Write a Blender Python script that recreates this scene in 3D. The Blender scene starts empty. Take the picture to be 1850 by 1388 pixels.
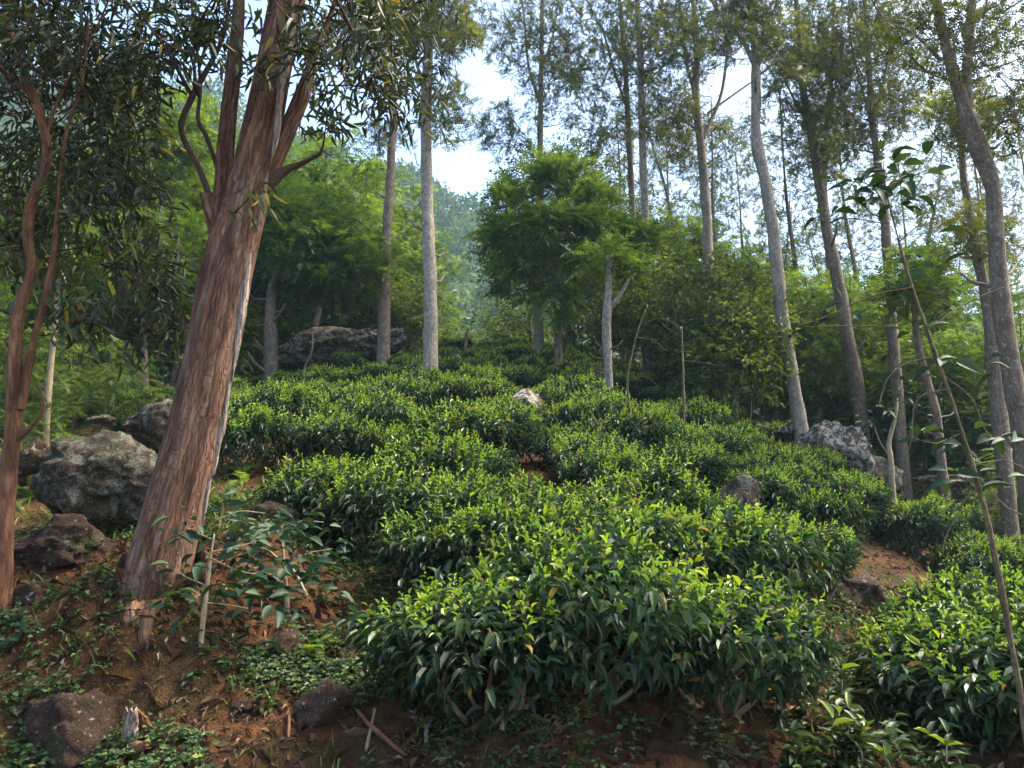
import bpy, math
import numpy as np
from mathutils import Vector, Matrix

# ------------------------------------------------------------------ camera, sky, sun, exposure
SC = bpy.context.scene
COL = SC.collection
PITCH = math.radians(10.0)
EYE = 1.6
FPX = 1480.0                                   # focal length in photograph pixels (1850 wide)
cam_d = bpy.data.cameras.new('camera')
cam_d.sensor_fit = 'HORIZONTAL'; cam_d.sensor_width = 36.0
cam_d.lens = 36.0 * FPX / 1850.0
cam_d.clip_start = 0.05; cam_d.clip_end = 3000.0
cam = bpy.data.objects.new('camera', cam_d); COL.objects.link(cam)
cam.location = (0, 0, EYE); cam.rotation_euler = (math.pi / 2 + PITCH, 0, 0)
SC.camera = cam

SUN_ELEV = math.radians(56.0)
SUN_AZ = math.radians(78.0)                    # clockwise from +Y (away from the camera): high on the right
world = bpy.data.worlds.new('World'); SC.world = world; world.use_nodes = True
wn = world.node_tree.nodes; wl = world.node_tree.links
sky = wn.new('ShaderNodeTexSky'); sky.sky_type = 'NISHITA'; sky.sun_disc = False
sky.sun_elevation = SUN_ELEV; sky.sun_rotation = SUN_AZ
sky.altitude = 1200.0; sky.air_density = 1.0; sky.dust_density = 6.5; sky.ozone_density = 1.0
bg = wn['Background']; bg.inputs['Strength'].default_value = 0.15
veil = wn.new('ShaderNodeHueSaturation'); veil.inputs['Saturation'].default_value = 1.0      # thin high cloud whitens the whole sky
wl.new(sky.outputs['Color'], veil.inputs['Color']); wl.new(veil.outputs[0], bg.inputs['Color'])
sun_d = bpy.data.lights.new('sun', 'SUN'); sun_d.energy = 3.4; sun_d.angle = math.radians(28.0)
sun_d.color = (1.0, 0.90, 0.72)
sun = bpy.data.objects.new('sun', sun_d); COL.objects.link(sun)
sdir = Vector((math.sin(SUN_AZ) * math.cos(SUN_ELEV), math.cos(SUN_AZ) * math.cos(SUN_ELEV), math.sin(SUN_ELEV)))
sun.rotation_euler = (-sdir).to_track_quat('-Z', 'Y').to_euler()
sun.location = sdir * 60
SC.view_settings.view_transform = 'Standard'; SC.view_settings.look = 'None'
SC.view_settings.gamma = 1.0; SC.view_settings.exposure = 2.0
SC.view_settings.use_curve_mapping = False
SC.cycles.max_bounces = 5; SC.cycles.diffuse_bounces = 3; SC.cycles.glossy_bounces = 2
SC.cycles.transmission_bounces = 4; SC.cycles.volume_bounces = 0; SC.cycles.use_light_tree = False; SC.cycles.adaptive_threshold = 0.02; SC.cycles.transparent_max_bounces = 4
SC.cycles.use_denoising = True

# ------------------------------------------------------------------ helpers
rng = np.random.default_rng(11)
CP, SP = math.cos(PITCH), math.sin(PITCH)

def at(px, py, Y):
    """Point at forward distance Y whose place in the photograph is px, py."""
    u = (px - 925) / FPX; v = (694 - py) / FPX
    dy = CP - v * SP; dz = SP + v * CP
    return np.array((u / dy * Y, Y, EYE + dz / dy * Y))

def project(P):
    P = np.atleast_2d(P)
    x, y, z = P[:, 0], P[:, 1], P[:, 2] - EYE
    d = y * CP + z * SP; up = -y * SP + z * CP
    return 925 + FPX * x / d, 694 - FPX * up / d

def mpp(Y):
    return Y / FPX

def sstep(a, b, x):
    t = np.clip((np.asarray(x, float) - a) / (b - a), 0, 1)
    return t * t * (3 - 2 * t)

def _hash(ix, iy, iz):
    h = (ix.astype(np.int64) * 374761393 + iy.astype(np.int64) * 668265263 + iz.astype(np.int64) * 2147483647) & 0xffffffff
    h = ((h ^ (h >> 13)) * 1274126177) & 0xffffffff
    h = ((h ^ (h >> 16)) * 2246822519) & 0xffffffff
    return ((h ^ (h >> 15)) & 0xffffff) / float(0xffffff) * 2 - 1

def vnoise(p):
    p = np.asarray(p, float); i = np.floor(p).astype(np.int64); f = p - i; f = f * f * (3 - 2 * f)
    r = 0
    for dx in (0, 1):
        wx = f[:, 0] if dx else 1 - f[:, 0]
        for dy in (0, 1):
            wy = f[:, 1] if dy else 1 - f[:, 1]
            for dz in (0, 1):
                wz = f[:, 2] if dz else 1 - f[:, 2]
                r = r + wx * wy * wz * _hash(i[:, 0] + dx, i[:, 1] + dy, i[:, 2] + dz)
    return r

def fbm(p, oct=4, gain=0.5):
    p = np.asarray(p, float); r = 0; a = 1
    for k in range(oct):
        r = r + a * vnoise(p + 17.3 * k); p = p * 2.03; a *= gain
    return r

def unit(v):
    v = np.asarray(v, float)
    return v / np.maximum(np.linalg.norm(v, axis=-1, keepdims=True), 1e-9)

def rdir(n):
    return unit(rng.normal(size=(n, 3)))

# ------------------------------------------------------------------ terrain
def _table(pts):
    ys = np.arange(-60, 420, 0.1); z = np.interp(ys, [p[0] for p in pts], [p[1] for p in pts])
    k = np.hanning(9); k /= k.sum()
    return ys, np.convolve(np.pad(z, 4, mode='edge'), k, 'valid')
TY, TC = _table([(-60, -1.5), (-6, -0.1), (2.9, 0.0), (3.5, 0.18), (4.2, 0.43), (4.7, 0.64), (6, 1.05), (8, 1.65), (10, 2.25), (15, 3.72),
                 (20, 5.2), (25, 6.7), (28, 7.45), (31, 7.8), (36, 7.3), (48, 5.5), (80, 4), (420, 4)])
_, TL = _table([(-60, -1.5), (-6, -0.1), (2.9, 0.0), (3.6, 0.16), (4.2, 0.40), (4.5, 0.50), (4.66, 0.80), (4.8, 1.05), (5.0, 1.16), (5.4, 1.32), (6.5, 1.55), (8, 1.85),
                (10, 2.35), (15, 3.72), (20, 5.2), (25, 6.7), (28, 7.45), (31, 7.8), (36, 7.3), (48, 5.5), (80, 4), (420, 4)])

def ground_z(x, y, detail=True):
    x = np.atleast_1d(np.asarray(x, float)); y = np.atleast_1d(np.asarray(y, float))
    x, y = np.broadcast_arrays(x, y)
    wob = 0.10 * vnoise(np.stack([x * 0.9, y * 0 + 3.1, y * 0], 1))
    c = np.interp(y, TY, TC); l = np.interp(y + wob, TY, TL)
    w = sstep(-1.1, -2.1, x)
    z = c * (1 - w) + l * w
    dr = 1.45 * (np.sqrt(1 + (np.maximum(x, 0) / 3.0) ** 2) - 1) * sstep(3.4, 6.5, y) * (1 - 0.45 * sstep(20, 42, y))
    dl = 1.0 * (np.sqrt(1 + (np.minimum(x, 0) / 5.0) ** 2) - 1) * sstep(10, 16, y) * (1 - 0.5 * sstep(24, 44, y))
    z = z - 6.5 * np.tanh(dr / 6.5) - 5 * np.tanh(dl / 5)
    if detail:
        q = np.stack([x, y, x * 0], 1)
        n1 = fbm(q * 0.45, 2); n2 = fbm(q * 2.6 + 5, 3); n3 = fbm(q * 11 + 9, 2)
        far = sstep(9, 30, y)
        bankl = sstep(-1.2, -2.0, x) * sstep(3.9, 4.4, y) * (1 - sstep(5.0, 5.6, y))
        z = z + bankl * 0.11 * fbm(np.stack([x * 3.1, y * 3.1, x * 0 + 4], 1), 3)
        z = z + n1 * (0.07 + 0.35 * far) + n2 * 0.055 * sstep(2.6, 3.6, y) + n3 * 0.026
    return z

def gz(x, y):
    return float(ground_z(x, y)[0])

def hit(px, py, y0=2.5, y1=70):
    Y = np.arange(y0, y1, 0.05)
    u = (px - 925) / FPX; v = (694 - py) / FPX
    dy = CP - v * SP; dz = SP + v * CP
    xs = u / dy * Y; zs = EYE + dz / dy * Y
    g = ground_z(xs, Y)
    k = np.argmax(g >= zs)
    if not (g >= zs).any(): k = len(Y) - 1
    return np.array((xs[k], Y[k], g[k]))

# ------------------------------------------------------------------ mesh builder
class MB:
    def __init__(self):
        self.V = []; self.F = []; self.M = []; self.T = []; self.B = []; self.n = 0; self.smooth = []
    def add(self, v, faces, mat=0, tone=None, bark=None, smooth=True):
        v = np.asarray(v, float)
        self.V.append(v)
        for f in faces:
            f = np.asarray(f, np.int64)
            if len(f):
                self.F.append(f + self.n); self.M.append(np.full(len(f), mat)); self.smooth.append(np.full(len(f), smooth))
        self.T.append(np.zeros(len(v)) if tone is None else np.broadcast_to(tone, (len(v),)))
        self.B.append(v if bark is None else bark)
        self.n += len(v)
    def mesh(self, name, mats):
        me = bpy.data.meshes.new(name)
        V = np.concatenate(self.V).astype(np.float32)
        nl = np.concatenate([np.full(len(f), f.shape[1]) for f in self.F])
        loops = np.concatenate([f.ravel() for f in self.F]).astype(np.int32)
        st = np.concatenate([[0], np.cumsum(nl)[:-1]]).astype(np.int32)
        me.vertices.add(len(V)); me.vertices.foreach_set('co', V.ravel())
        me.loops.add(len(loops)); me.loops.foreach_set('vertex_index', loops)
        me.polygons.add(len(nl)); me.polygons.foreach_set('loop_start', st)
        me.polygons.foreach_set('loop_total', nl.astype(np.int32))
        me.polygons.foreach_set('material_index', np.concatenate(self.M).astype(np.int32))
        me.polygons.foreach_set('use_smooth', np.concatenate(self.smooth).astype(bool))
        a = me.attributes.new('tone', 'FLOAT', 'POINT'); a.data.foreach_set('value', np.concatenate(self.T).astype(np.float32))
        b = me.attributes.new('bark', 'FLOAT_VECTOR', 'POINT'); b.data.foreach_set('vector', np.concatenate(self.B).astype(np.float32).ravel())
        for m in (mats if isinstance(mats, (list, tuple)) else [mats]): me.materials.append(m)
        me.update(calc_edges=True)
        return me
    def build(self, name, mats, parent=None, **tags):
        o = bpy.data.objects.new(name, self.mesh(name, mats)); COL.objects.link(o)
        if parent is not None: o.parent = parent
        tag(o, **tags)
        return o

def tag(o, label=None, cat=None, group=None, kind=None):
    if label: o['label'] = label
    if cat: o['category'] = cat
    if group: o['group'] = group
    if kind: o['kind'] = kind
    return o

def empty(name, loc=(0, 0, 0), **tags):
    o = bpy.data.objects.new(name, None); COL.objects.link(o); o.location = Vector(loc); o.empty_display_size = 0.2
    return tag(o, **tags)

def copy_thing(root, loc, rz, scale, label=None, group=None, tilt=(0, 0)):
    r = root.copy(); COL.objects.link(r)
    r.location = Vector(loc); r.rotation_euler = (tilt[0], tilt[1], rz); r.scale = (scale, scale, scale) if np.isscalar(scale) else scale
    if label: r['label'] = label
    if group: r['group'] = group
    for ch in list(root.children):
        c = ch.copy(); COL.objects.link(c); c.parent = r
        for g in list(ch.children):
            d = g.copy(); COL.objects.link(d); d.parent = c
    return r

def smooth_path(pts, rad, step):
    """Catmull-Rom through pts, resampled at about step metres."""
    P = np.asarray(pts, float); R = np.asarray(rad, float)
    P4 = np.vstack([2 * P[0] - P[1], P, 2 * P[-1] - P[-2]]); R4 = np.concatenate([[R[0]], R, [R[-1]]])
    out = []; ro = []
    for i in range(len(P) - 1):
        n = max(2, int(np.linalg.norm(P[i + 1] - P[i]) / step))
        t = np.arange(n)[:, None] / n
        a, b, c, d = P4[i], P4[i + 1], P4[i + 2], P4[i + 3]
        out.append(0.5 * (2 * b + (c - a) * t + (2 * a - 5 * b + 4 * c - d) * t ** 2 + (3 * b - a - 3 * c + d) * t ** 3))
        ro.append(R4[i + 1] + (R4[i + 2] - R4[i + 1]) * t[:, 0])
    out.append(P[-1:]); ro.append(R[-1:])
    return np.concatenate(out), np.concatenate(ro)

def tube(mb, P, R, sides=6, mat=0, disp=None, tone=0.0, cap=False, seed=0.0):
    P = np.asarray(P, float); R = np.asarray(R, float); n = len(P)
    T = unit(np.gradient(P, axis=0)); m = np.abs(T.mean(0)); ref = np.zeros(3); ref[np.argmin(m)] = 1
    A = unit(np.cross(T, ref)); B = np.cross(T, A)
    th = np.arange(sides) / sides * 2 * np.pi
    L = np.concatenate([[0], np.cumsum(np.linalg.norm(np.diff(P, axis=0), axis=1))])
    cx, sx = np.cos(th), np.sin(th)
    bark = np.stack([R[:, None] * cx, R[:, None] * sx, np.repeat(L[:, None], sides, 1)], 2).reshape(-1, 3) + np.array([seed, seed * 1.7, seed * 0.3])
    RR = np.repeat(R[:, None], sides, 1)
    if disp is not None: RR = RR + disp(bark, np.repeat(L[:, None], sides, 1).ravel()).reshape(n, sides)
    V = (P[:, None] + RR[..., None] * (A[:, None] * cx[None, :, None] + B[:, None] * sx[None, :, None])).reshape(-1, 3)
    i = np.arange(n - 1)[:, None] * sides; j = np.arange(sides)[None]; k = (j + 1) % sides
    F = np.stack([i + j, i + k, i + sides + k, i + sides + j], 2).reshape(-1, 4)
    faces = [F]
    if cap:
        V = np.vstack([V, P[-1:] + T[-1:] * R[-1] * 0.25]); bark = np.vstack([bark, bark[-1:]])
        c = (n - 1) * sides
        faces.append(np.stack([c + j[0], c + k[0], np.full(sides, n * sides)], 1))
    mb.add(V, faces, mat, tone, bark)

# leaf templates: (t along, s across, h lift) and faces
def _lens(ws, fold=0.12, curl=0.0):
    """A blade with a midrib: ws = [(t, half width)] between base and tip."""
    v = [(0, 0, 0)]; 
    for t, w in ws: v += [(t, -w, fold * w * 2 - curl * t * t), (t, 0, -curl * t * t), (t, w, fold * w * 2 - curl * t * t)]
    v.append((1, 0, -curl)); n = len(ws); tip = len(v) - 1
    tri = [(0, 2, 1), (0, 3, 2), (3 * (n - 1) + 1, 3 * (n - 1) + 2, tip), (3 * (n - 1) + 2, 3 * (n - 1) + 3, tip)]
    quad = []
    for k in range(n - 1):
        a = 3 * k + 1; quad += [(a, a + 1, a + 4, a + 3), (a + 1, a + 2, a + 5, a + 4)]
    return np.array(v, float), [np.array(tri), np.array(quad).reshape(-1, 4)]

def _frond(pairs, wid=0.34, thick=0.055, sweep=0.2):
    v = []; tri = []
    for k in range(pairs):
        t = 0.12 + 0.8 * k / pairs; w = wid * math.sin(math.pi * (0.22 + 0.7 * (k + 0.5) / pairs))
        for s in (-1, 1):
            b = len(v); v += [(t - thick, 0, 0), (t + thick, 0, 0), (t + sweep, s * w, 0.02)]; tri.append((b, b + 1, b + 2) if s > 0 else (b, b + 2, b + 1))
    b = len(v); v += [(0.8, -thick, 0), (0.8, thick, 0), (1.05, 0, 0)]; tri.append((b, b + 1, b + 2))
    b = len(v); v += [(0, -0.008, 0), (0, 0.008, 0), (0.9, 0, 0)]; tri.append((b, b + 1, b + 2))
    return np.array(v, float), [np.array(tri), np.zeros((0, 4), int)]

LEAF_TEA = _lens([(0.3, 0.46), (0.68, 0.42)], 0.22, 0.10)
LEAF_SMALL = _lens([(0.45, 0.5)], 0.2, 0.08)
LEAF_LANCE = _lens([(0.22, 0.42), (0.6, 0.38)], 0.12, 0.14)
LEAF_BIG = _lens([(0.12, 0.26), (0.32, 0.48), (0.56, 0.5), (0.8, 0.3)], 0.16, 0.14)
FROND = _frond(5)
FROND_FINE = _frond(7, 0.4, 0.042, 0.16)
FROND_TINY = _frond(3, 0.42, 0.1, 0.22)
FROND_TUFT = _frond(4, 0.36, 0.075, 0.24)

def leaves(mb, P, D, N, L, W, tmpl, tone, droop=0.0, mat=0):
    tv, tf = tmpl
    n = len(P); k = len(tv)
    D = unit(D); S = unit(np.cross(D, N)); N = np.cross(S, D)
    L = np.broadcast_to(np.asarray(L, float), (n,)); W = np.broadcast_to(np.asarray(W, float), (n,))
    V = P[:, None] + D[:, None] * (L[:, None] * tv[:, 0])[..., None] + S[:, None] * (W[:, None] * tv[:, 1])[..., None] + N[:, None] * (L[:, None] * tv[:, 2])[..., None]
    dr = np.broadcast_to(np.asarray(droop, float), (n,))
    V[..., 2] -= (dr * L)[:, None] * tv[:, 0] ** 2
    off = (np.arange(n) * k)[:, None, None]
    F = [(f[None] + off).reshape(-1, f.shape[1]) for f in tf if len(f)]
    T = np.repeat(np.broadcast_to(np.asarray(tone, float), (n,)), k)
    mb.add(V.reshape(-1, 3), F, mat, T, None, smooth=False)

# ------------------------------------------------------------------ materials
def nt(name):
    m = bpy.data.materials.new(name); m.use_nodes = True
    m.node_tree.nodes.clear()
    return m, m.node_tree.nodes, m.node_tree.links

def node(ns, t, **kw):
    n = ns.new(t)
    for k, v in kw.items():
        if k in n.inputs.keys() if hasattr(n.inputs, 'keys') else False: n.inputs[k].default_value = v
        else: setattr(n, k, v)
    return n

def ramp(ns, stops, interp='LINEAR'):
    r = ns.new('ShaderNodeValToRGB'); e = r.color_ramp; e.interpolation = interp
    while len(e.elements) < len(stops): e.elements.new(0.5)
    for el, (p, c) in zip(e.elements, stops):
        el.position = p; el.color = (*c, 1) if len(c) == 3 else c
    return r

def mix_rgb(ns, ls, a, b, fac, blend='MIX'):
    m = ns.new('ShaderNodeMix'); m.data_type = 'RGBA'; m.blend_type = blend
    for sock, v in ((m.inputs[6], a), (m.inputs[7], b), (m.inputs[0], fac)):
        if hasattr(v, 'node'): ls.new(v, sock)
        else: sock.default_value = v if np.isscalar(v) else (*v, 1)
    return m.outputs[2]

def leaf_mat(name, stops, trans=0.35, rough=0.42, spec=0.45, vary=0.35, tint=(1.25, 1.2, 0.55)):
    m, ns, ls = nt(name)
    at_ = node(ns, 'ShaderNodeAttribute', attribute_name='tone')
    r = ramp(ns, stops); ls.new(at_.outputs['Fac'], r.inputs[0])
    geo = ns.new('ShaderNodeNewGeometry')
    hsv = ns.new('ShaderNodeHueSaturation')
    mr = ns.new('ShaderNodeMapRange'); mr.inputs['To Min'].default_value = 1 - vary; mr.inputs['To Max'].default_value = 1 + vary
    ls.new(geo.outputs['Random Per Island'], mr.inputs['Value']); ls.new(mr.outputs[0], hsv.inputs['Value'])
    mh = ns.new('ShaderNodeMapRange'); mh.inputs['To Min'].default_value = 0.475; mh.inputs['To Max'].default_value = 0.52
    mul = ns.new('ShaderNodeMath'); mul.operation = 'MULTIPLY'; mul.inputs[1].default_value = 17.3
    fr = ns.new('ShaderNodeMath'); fr.operation = 'FRACT'
    ls.new(geo.outputs['Random Per Island'], mul.inputs[0]); ls.new(mul.outputs[0], fr.inputs[0]); ls.new(fr.outputs[0], mh.inputs['Value'])
    ls.new(mh.outputs[0], hsv.inputs['Hue']); ls.new(r.outputs[0], hsv.inputs['Color'])
    p = ns.new('ShaderNodeBsdfPrincipled'); p.inputs['Roughness'].default_value = rough; p.inputs['Specular IOR Level'].default_value = spec
    ls.new(hsv.outputs[0], p.inputs['Base Color'])
    t = ns.new('ShaderNodeBsdfTranslucent')
    tc = mix_rgb(ns, ls, hsv.outputs[0], tint, 1.0, 'MULTIPLY'); ls.new(tc, t.inputs['Color'])
    mx = ns.new('ShaderNodeMixShader'); mx.inputs[0].default_value = trans
    ls.new(p.outputs[0], mx.inputs[1]); ls.new(t.outputs[0], mx.inputs[2])
    out = ns.new('ShaderNodeOutputMaterial'); ls.new(mx.outputs[0], out.inputs[0])
    return m

def bark_mat(name, dark, mid, pale, pale_at=0.62, stretch=0.12, scale=22.0, bump=0.5, lichen=None, rough=0.85, patch=None, cracks=None):
    m, ns, ls = nt(name)
    a = node(ns, 'ShaderNodeAttribute', attribute_name='bark')
    mp = ns.new('ShaderNodeMapping'); mp.inputs['Scale'].default_value = (1, 1, stretch); ls.new(a.outputs['Vector'], mp.inputs[0])
    n1 = node(ns, 'ShaderNodeTexNoise'); n1.inputs['Scale'].default_value = scale; n1.inputs['Detail'].default_value = 6; n1.inputs['Roughness'].default_value = 0.65
    n1.inputs['Distortion'].default_value = 0.4
    ls.new(mp.outputs[0], n1.inputs['Vector'])
    nb = node(ns, 'ShaderNodeTexNoise'); nb.inputs['Scale'].default_value = scale * 3.4; nb.inputs['Detail'].default_value = 5; nb.inputs['Roughness'].default_value = 0.7; nb.inputs['Distortion'].default_value = 0.8
    ls.new(mp.outputs[0], nb.inputs['Vector'])
    av = ns.new('ShaderNodeMix'); av.data_type = 'FLOAT'; av.inputs[0].default_value = 0.5; ls.new(n1.outputs['Fac'], av.inputs[2]); ls.new(nb.outputs['Fac'], av.inputs[3])
    ht = av.outputs[0]
    r = ramp(ns, [(0.36, dark), (0.5, mid), (pale_at, pale)]); ls.new(ht, r.inputs[0])
    n2 = node(ns, 'ShaderNodeTexNoise'); n2.inputs['Scale'].default_value = 3.2; n2.inputs['Detail'].default_value = 4
    ls.new(a.outputs['Vector'], n2.inputs['Vector'])
    col = r.outputs[0]
    r2 = ramp(ns, [(0.3, (0.62, 0.62, 0.62)), (0.7, (1.25, 1.2, 1.15))]); ls.new(n2.outputs['Fac'], r2.inputs[0])
    col = mix_rgb(ns, ls, col, r2.outputs[0], 0.8, 'MULTIPLY')
    if cracks:
        nd = node(ns, 'ShaderNodeTexNoise'); nd.inputs['Scale'].default_value = 9; nd.inputs['Detail'].default_value = 4; ls.new(a.outputs['Vector'], nd.inputs['Vector'])
        sc_ = ns.new('ShaderNodeVectorMath'); sc_.operation = 'SCALE'; sc_.inputs['Scale'].default_value = 0.07; ls.new(nd.outputs['Color'], sc_.inputs[0])
        av2 = ns.new('ShaderNodeVectorMath'); av2.operation = 'ADD'; ls.new(a.outputs['Vector'], av2.inputs[0]); ls.new(sc_.outputs[0], av2.inputs[1])
        mp5 = ns.new('ShaderNodeMapping'); mp5.inputs['Scale'].default_value = (1, 1, 0.06); ls.new(av2.outputs[0], mp5.inputs[0])
        vo = ns.new('ShaderNodeTexVoronoi'); vo.feature = 'DISTANCE_TO_EDGE'; vo.inputs['Scale'].default_value = cracks; ls.new(mp5.outputs[0], vo.inputs['Vector'])
        rc = ramp(ns, [(0.0, (0.52, 0.5, 0.5)), (0.05, (0.85, 0.85, 0.85)), (0.2, (1.1, 1.1, 1.1))]); ls.new(vo.outputs['Distance'], rc.inputs[0])
        col = mix_rgb(ns, ls, col, rc.outputs[0], 1.0, 'MULTIPLY')
        mn = ns.new('ShaderNodeMath'); mn.operation = 'MINIMUM'; mn.inputs[1].default_value = 0.14; ls.new(vo.outputs['Distance'], mn.inputs[0])
        ml = ns.new('ShaderNodeMath'); ml.operation = 'MULTIPLY_ADD'; ml.inputs[1].default_value = 3.0; ls.new(mn.outputs[0], ml.inputs[0]); ls.new(ht, ml.inputs[2]); ht = ml.outputs[0]
    if patch:
        mp4 = ns.new('ShaderNodeMapping'); mp4.inputs['Scale'].default_value = (1, 1, 0.16); ls.new(a.outputs['Vector'], mp4.inputs[0])
        n4 = node(ns, 'ShaderNodeTexNoise'); n4.inputs['Scale'].default_value = 7; n4.inputs['Detail'].default_value = 7; n4.inputs['Roughness'].default_value = 0.65; n4.inputs['Distortion'].default_value = 0.5; ls.new(mp4.outputs[0], n4.inputs['Vector'])
        r4 = ramp(ns, [(0.50, (0, 0, 0)), (0.64, (0.7, 0.7, 0.7))]); ls.new(n4.outputs['Fac'], r4.inputs[0])
        pc = ramp(ns, [(0.36, tuple(c * 0.35 for c in patch)), (0.55, patch), (0.66, tuple(c * 1.7 for c in patch))]); ls.new(av.outputs[0], pc.inputs[0])
        col = mix_rgb(ns, ls, col, pc.outputs[0], r4.outputs[0])
    if lichen:
        n3 = node(ns, 'ShaderNodeTexNoise'); n3.inputs['Scale'].default_value = 14; n3.inputs['Detail'].default_value = 5; n3.inputs['Roughness'].default_value = 0.7
        ls.new(a.outputs['Vector'], n3.inputs['Vector'])
        r3 = ramp(ns, [(0.56, (0, 0, 0)), (0.66, (1, 1, 1))]); ls.new(n3.outputs['Fac'], r3.inputs[0])
        col = mix_rgb(ns, ls, col, lichen, r3.outputs[0])
    p = ns.new('ShaderNodeBsdfPrincipled'); p.inputs['Roughness'].default_value = rough; p.inputs['Specular IOR Level'].default_value = 0.25
    ls.new(col, p.inputs['Base Color'])
    b = ns.new('ShaderNodeBump'); b.inputs['Strength'].default_value = bump; b.inputs['Distance'].default_value = 0.02
    ls.new(ht, b.inputs['Height']); ls.new(b.outputs[0], p.inputs['Normal'])
    out = ns.new('ShaderNodeOutputMaterial'); ls.new(p.outputs[0], out.inputs[0])
    return m

def rock_mat(name, dark, mid, lich, amount=0.55, scale=5.0):
    m, ns, ls = nt(name)
    g = ns.new('ShaderNodeTexCoord'); oi = ns.new('ShaderNodeObjectInfo')
    add = ns.new('ShaderNodeVectorMath'); add.operation = 'ADD'
    ls.new(g.outputs['Object'], add.inputs[0]); ls.new(oi.outputs['Random'], add.inputs[1]); v = add.outputs[0]
    n1 = node(ns, 'ShaderNodeTexNoise'); n1.inputs['Scale'].default_value = scale * 1.2; n1.inputs['Detail'].default_value = 8; n1.inputs['Roughness'].default_value = 0.7; ls.new(v, n1.inputs['Vector'])
    r = ramp(ns, [(0.3, dark), (0.62, mid)]); ls.new(n1.outputs['Fac'], r.inputs[0])
    n2 = node(ns, 'ShaderNodeTexNoise'); n2.inputs['Scale'].default_value = scale; n2.inputs['Detail'].default_value = 10; n2.inputs['Roughness'].default_value = 0.72; n2.inputs['Distortion'].default_value = 0.6; ls.new(v, n2.inputs['Vector'])
    r2 = ramp(ns, [(amount, (0, 0, 0)), (amount + 0.035, (0.9, 0.9, 0.9))]); ls.new(n2.outputs['Fac'], r2.inputs[0])
    n4 = node(ns, 'ShaderNodeTexNoise'); n4.inputs['Scale'].default_value = scale * 5; n4.inputs['Detail'].default_value = 4; ls.new(v, n4.inputs['Vector'])
    lc = ramp(ns, [(0.35, tuple(c * 0.45 for c in lich)), (0.6, lich)]); ls.new(n4.outputs['Fac'], lc.inputs[0])
    col = mix_rgb(ns, ls, r.outputs[0], lc.outputs[0], r2.outputs[0])
    n5 = node(ns, 'ShaderNodeTexNoise'); n5.inputs['Scale'].default_value = scale * 0.7; n5.inputs['Detail'].default_value = 7; ls.new(v, n5.inputs['Vector'])
    r5 = ramp(ns, [(0.56, (0, 0, 0)), (0.7, (0.75, 0.75, 0.75))]); ls.new(n5.outputs['Fac'], r5.inputs[0])
    col = mix_rgb(ns, ls, col, (0.05, 0.06, 0.018), r5.outputs[0])
    n6 = node(ns, 'ShaderNodeTexNoise'); n6.inputs['Scale'].default_value = scale * 4.2; n6.inputs['Detail'].default_value = 5; n6.inputs['Roughness'].default_value = 0.6; ls.new(v, n6.inputs['Vector'])
    r6 = ramp(ns, [(0.63, (0, 0, 0)), (0.67, (0.6, 0.6, 0.6))]); ls.new(n6.outputs['Fac'], r6.inputs[0])
    col = mix_rgb(ns, ls, col, tuple(min(1, c * 1.5) for c in lich), r6.outputs[0])
    n7 = node(ns, 'ShaderNodeTexNoise'); n7.inputs['Scale'].default_value = scale * 9; n7.inputs['Detail'].default_value = 6; n7.inputs['Roughness'].default_value = 0.75; ls.new(v, n7.inputs['Vector'])
    r7 = ramp(ns, [(0.35, (0.45, 0.43, 0.42)), (0.65, (1.4, 1.38, 1.35))]); ls.new(n7.outputs['Fac'], r7.inputs[0])
    col = mix_rgb(ns, ls, col, r7.outputs[0], 1.0, 'MULTIPLY')
    p = ns.new('ShaderNodeBsdfPrincipled'); p.inputs['Roughness'].default_value = 0.9; p.inputs['Specular IOR Level'].default_value = 0.2
    ls.new(col, p.inputs['Base Color'])
    ad = ns.new('ShaderNodeMath'); ad.operation = 'MULTIPLY_ADD'; ad.inputs[1].default_value = 0.6; ls.new(n7.outputs['Fac'], ad.inputs[0]); ls.new(n1.outputs['Fac'], ad.inputs[2])
    b = ns.new('ShaderNodeBump'); b.inputs['Strength'].default_value = 1.0; b.inputs['Distance'].default_value = 0.04
    ls.new(ad.outputs[0], b.inputs['Height']); ls.new(b.outputs[0], p.inputs['Normal'])
    out = ns.new('ShaderNodeOutputMaterial'); ls.new(p.outputs[0], out.inputs[0])
    return m

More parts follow.
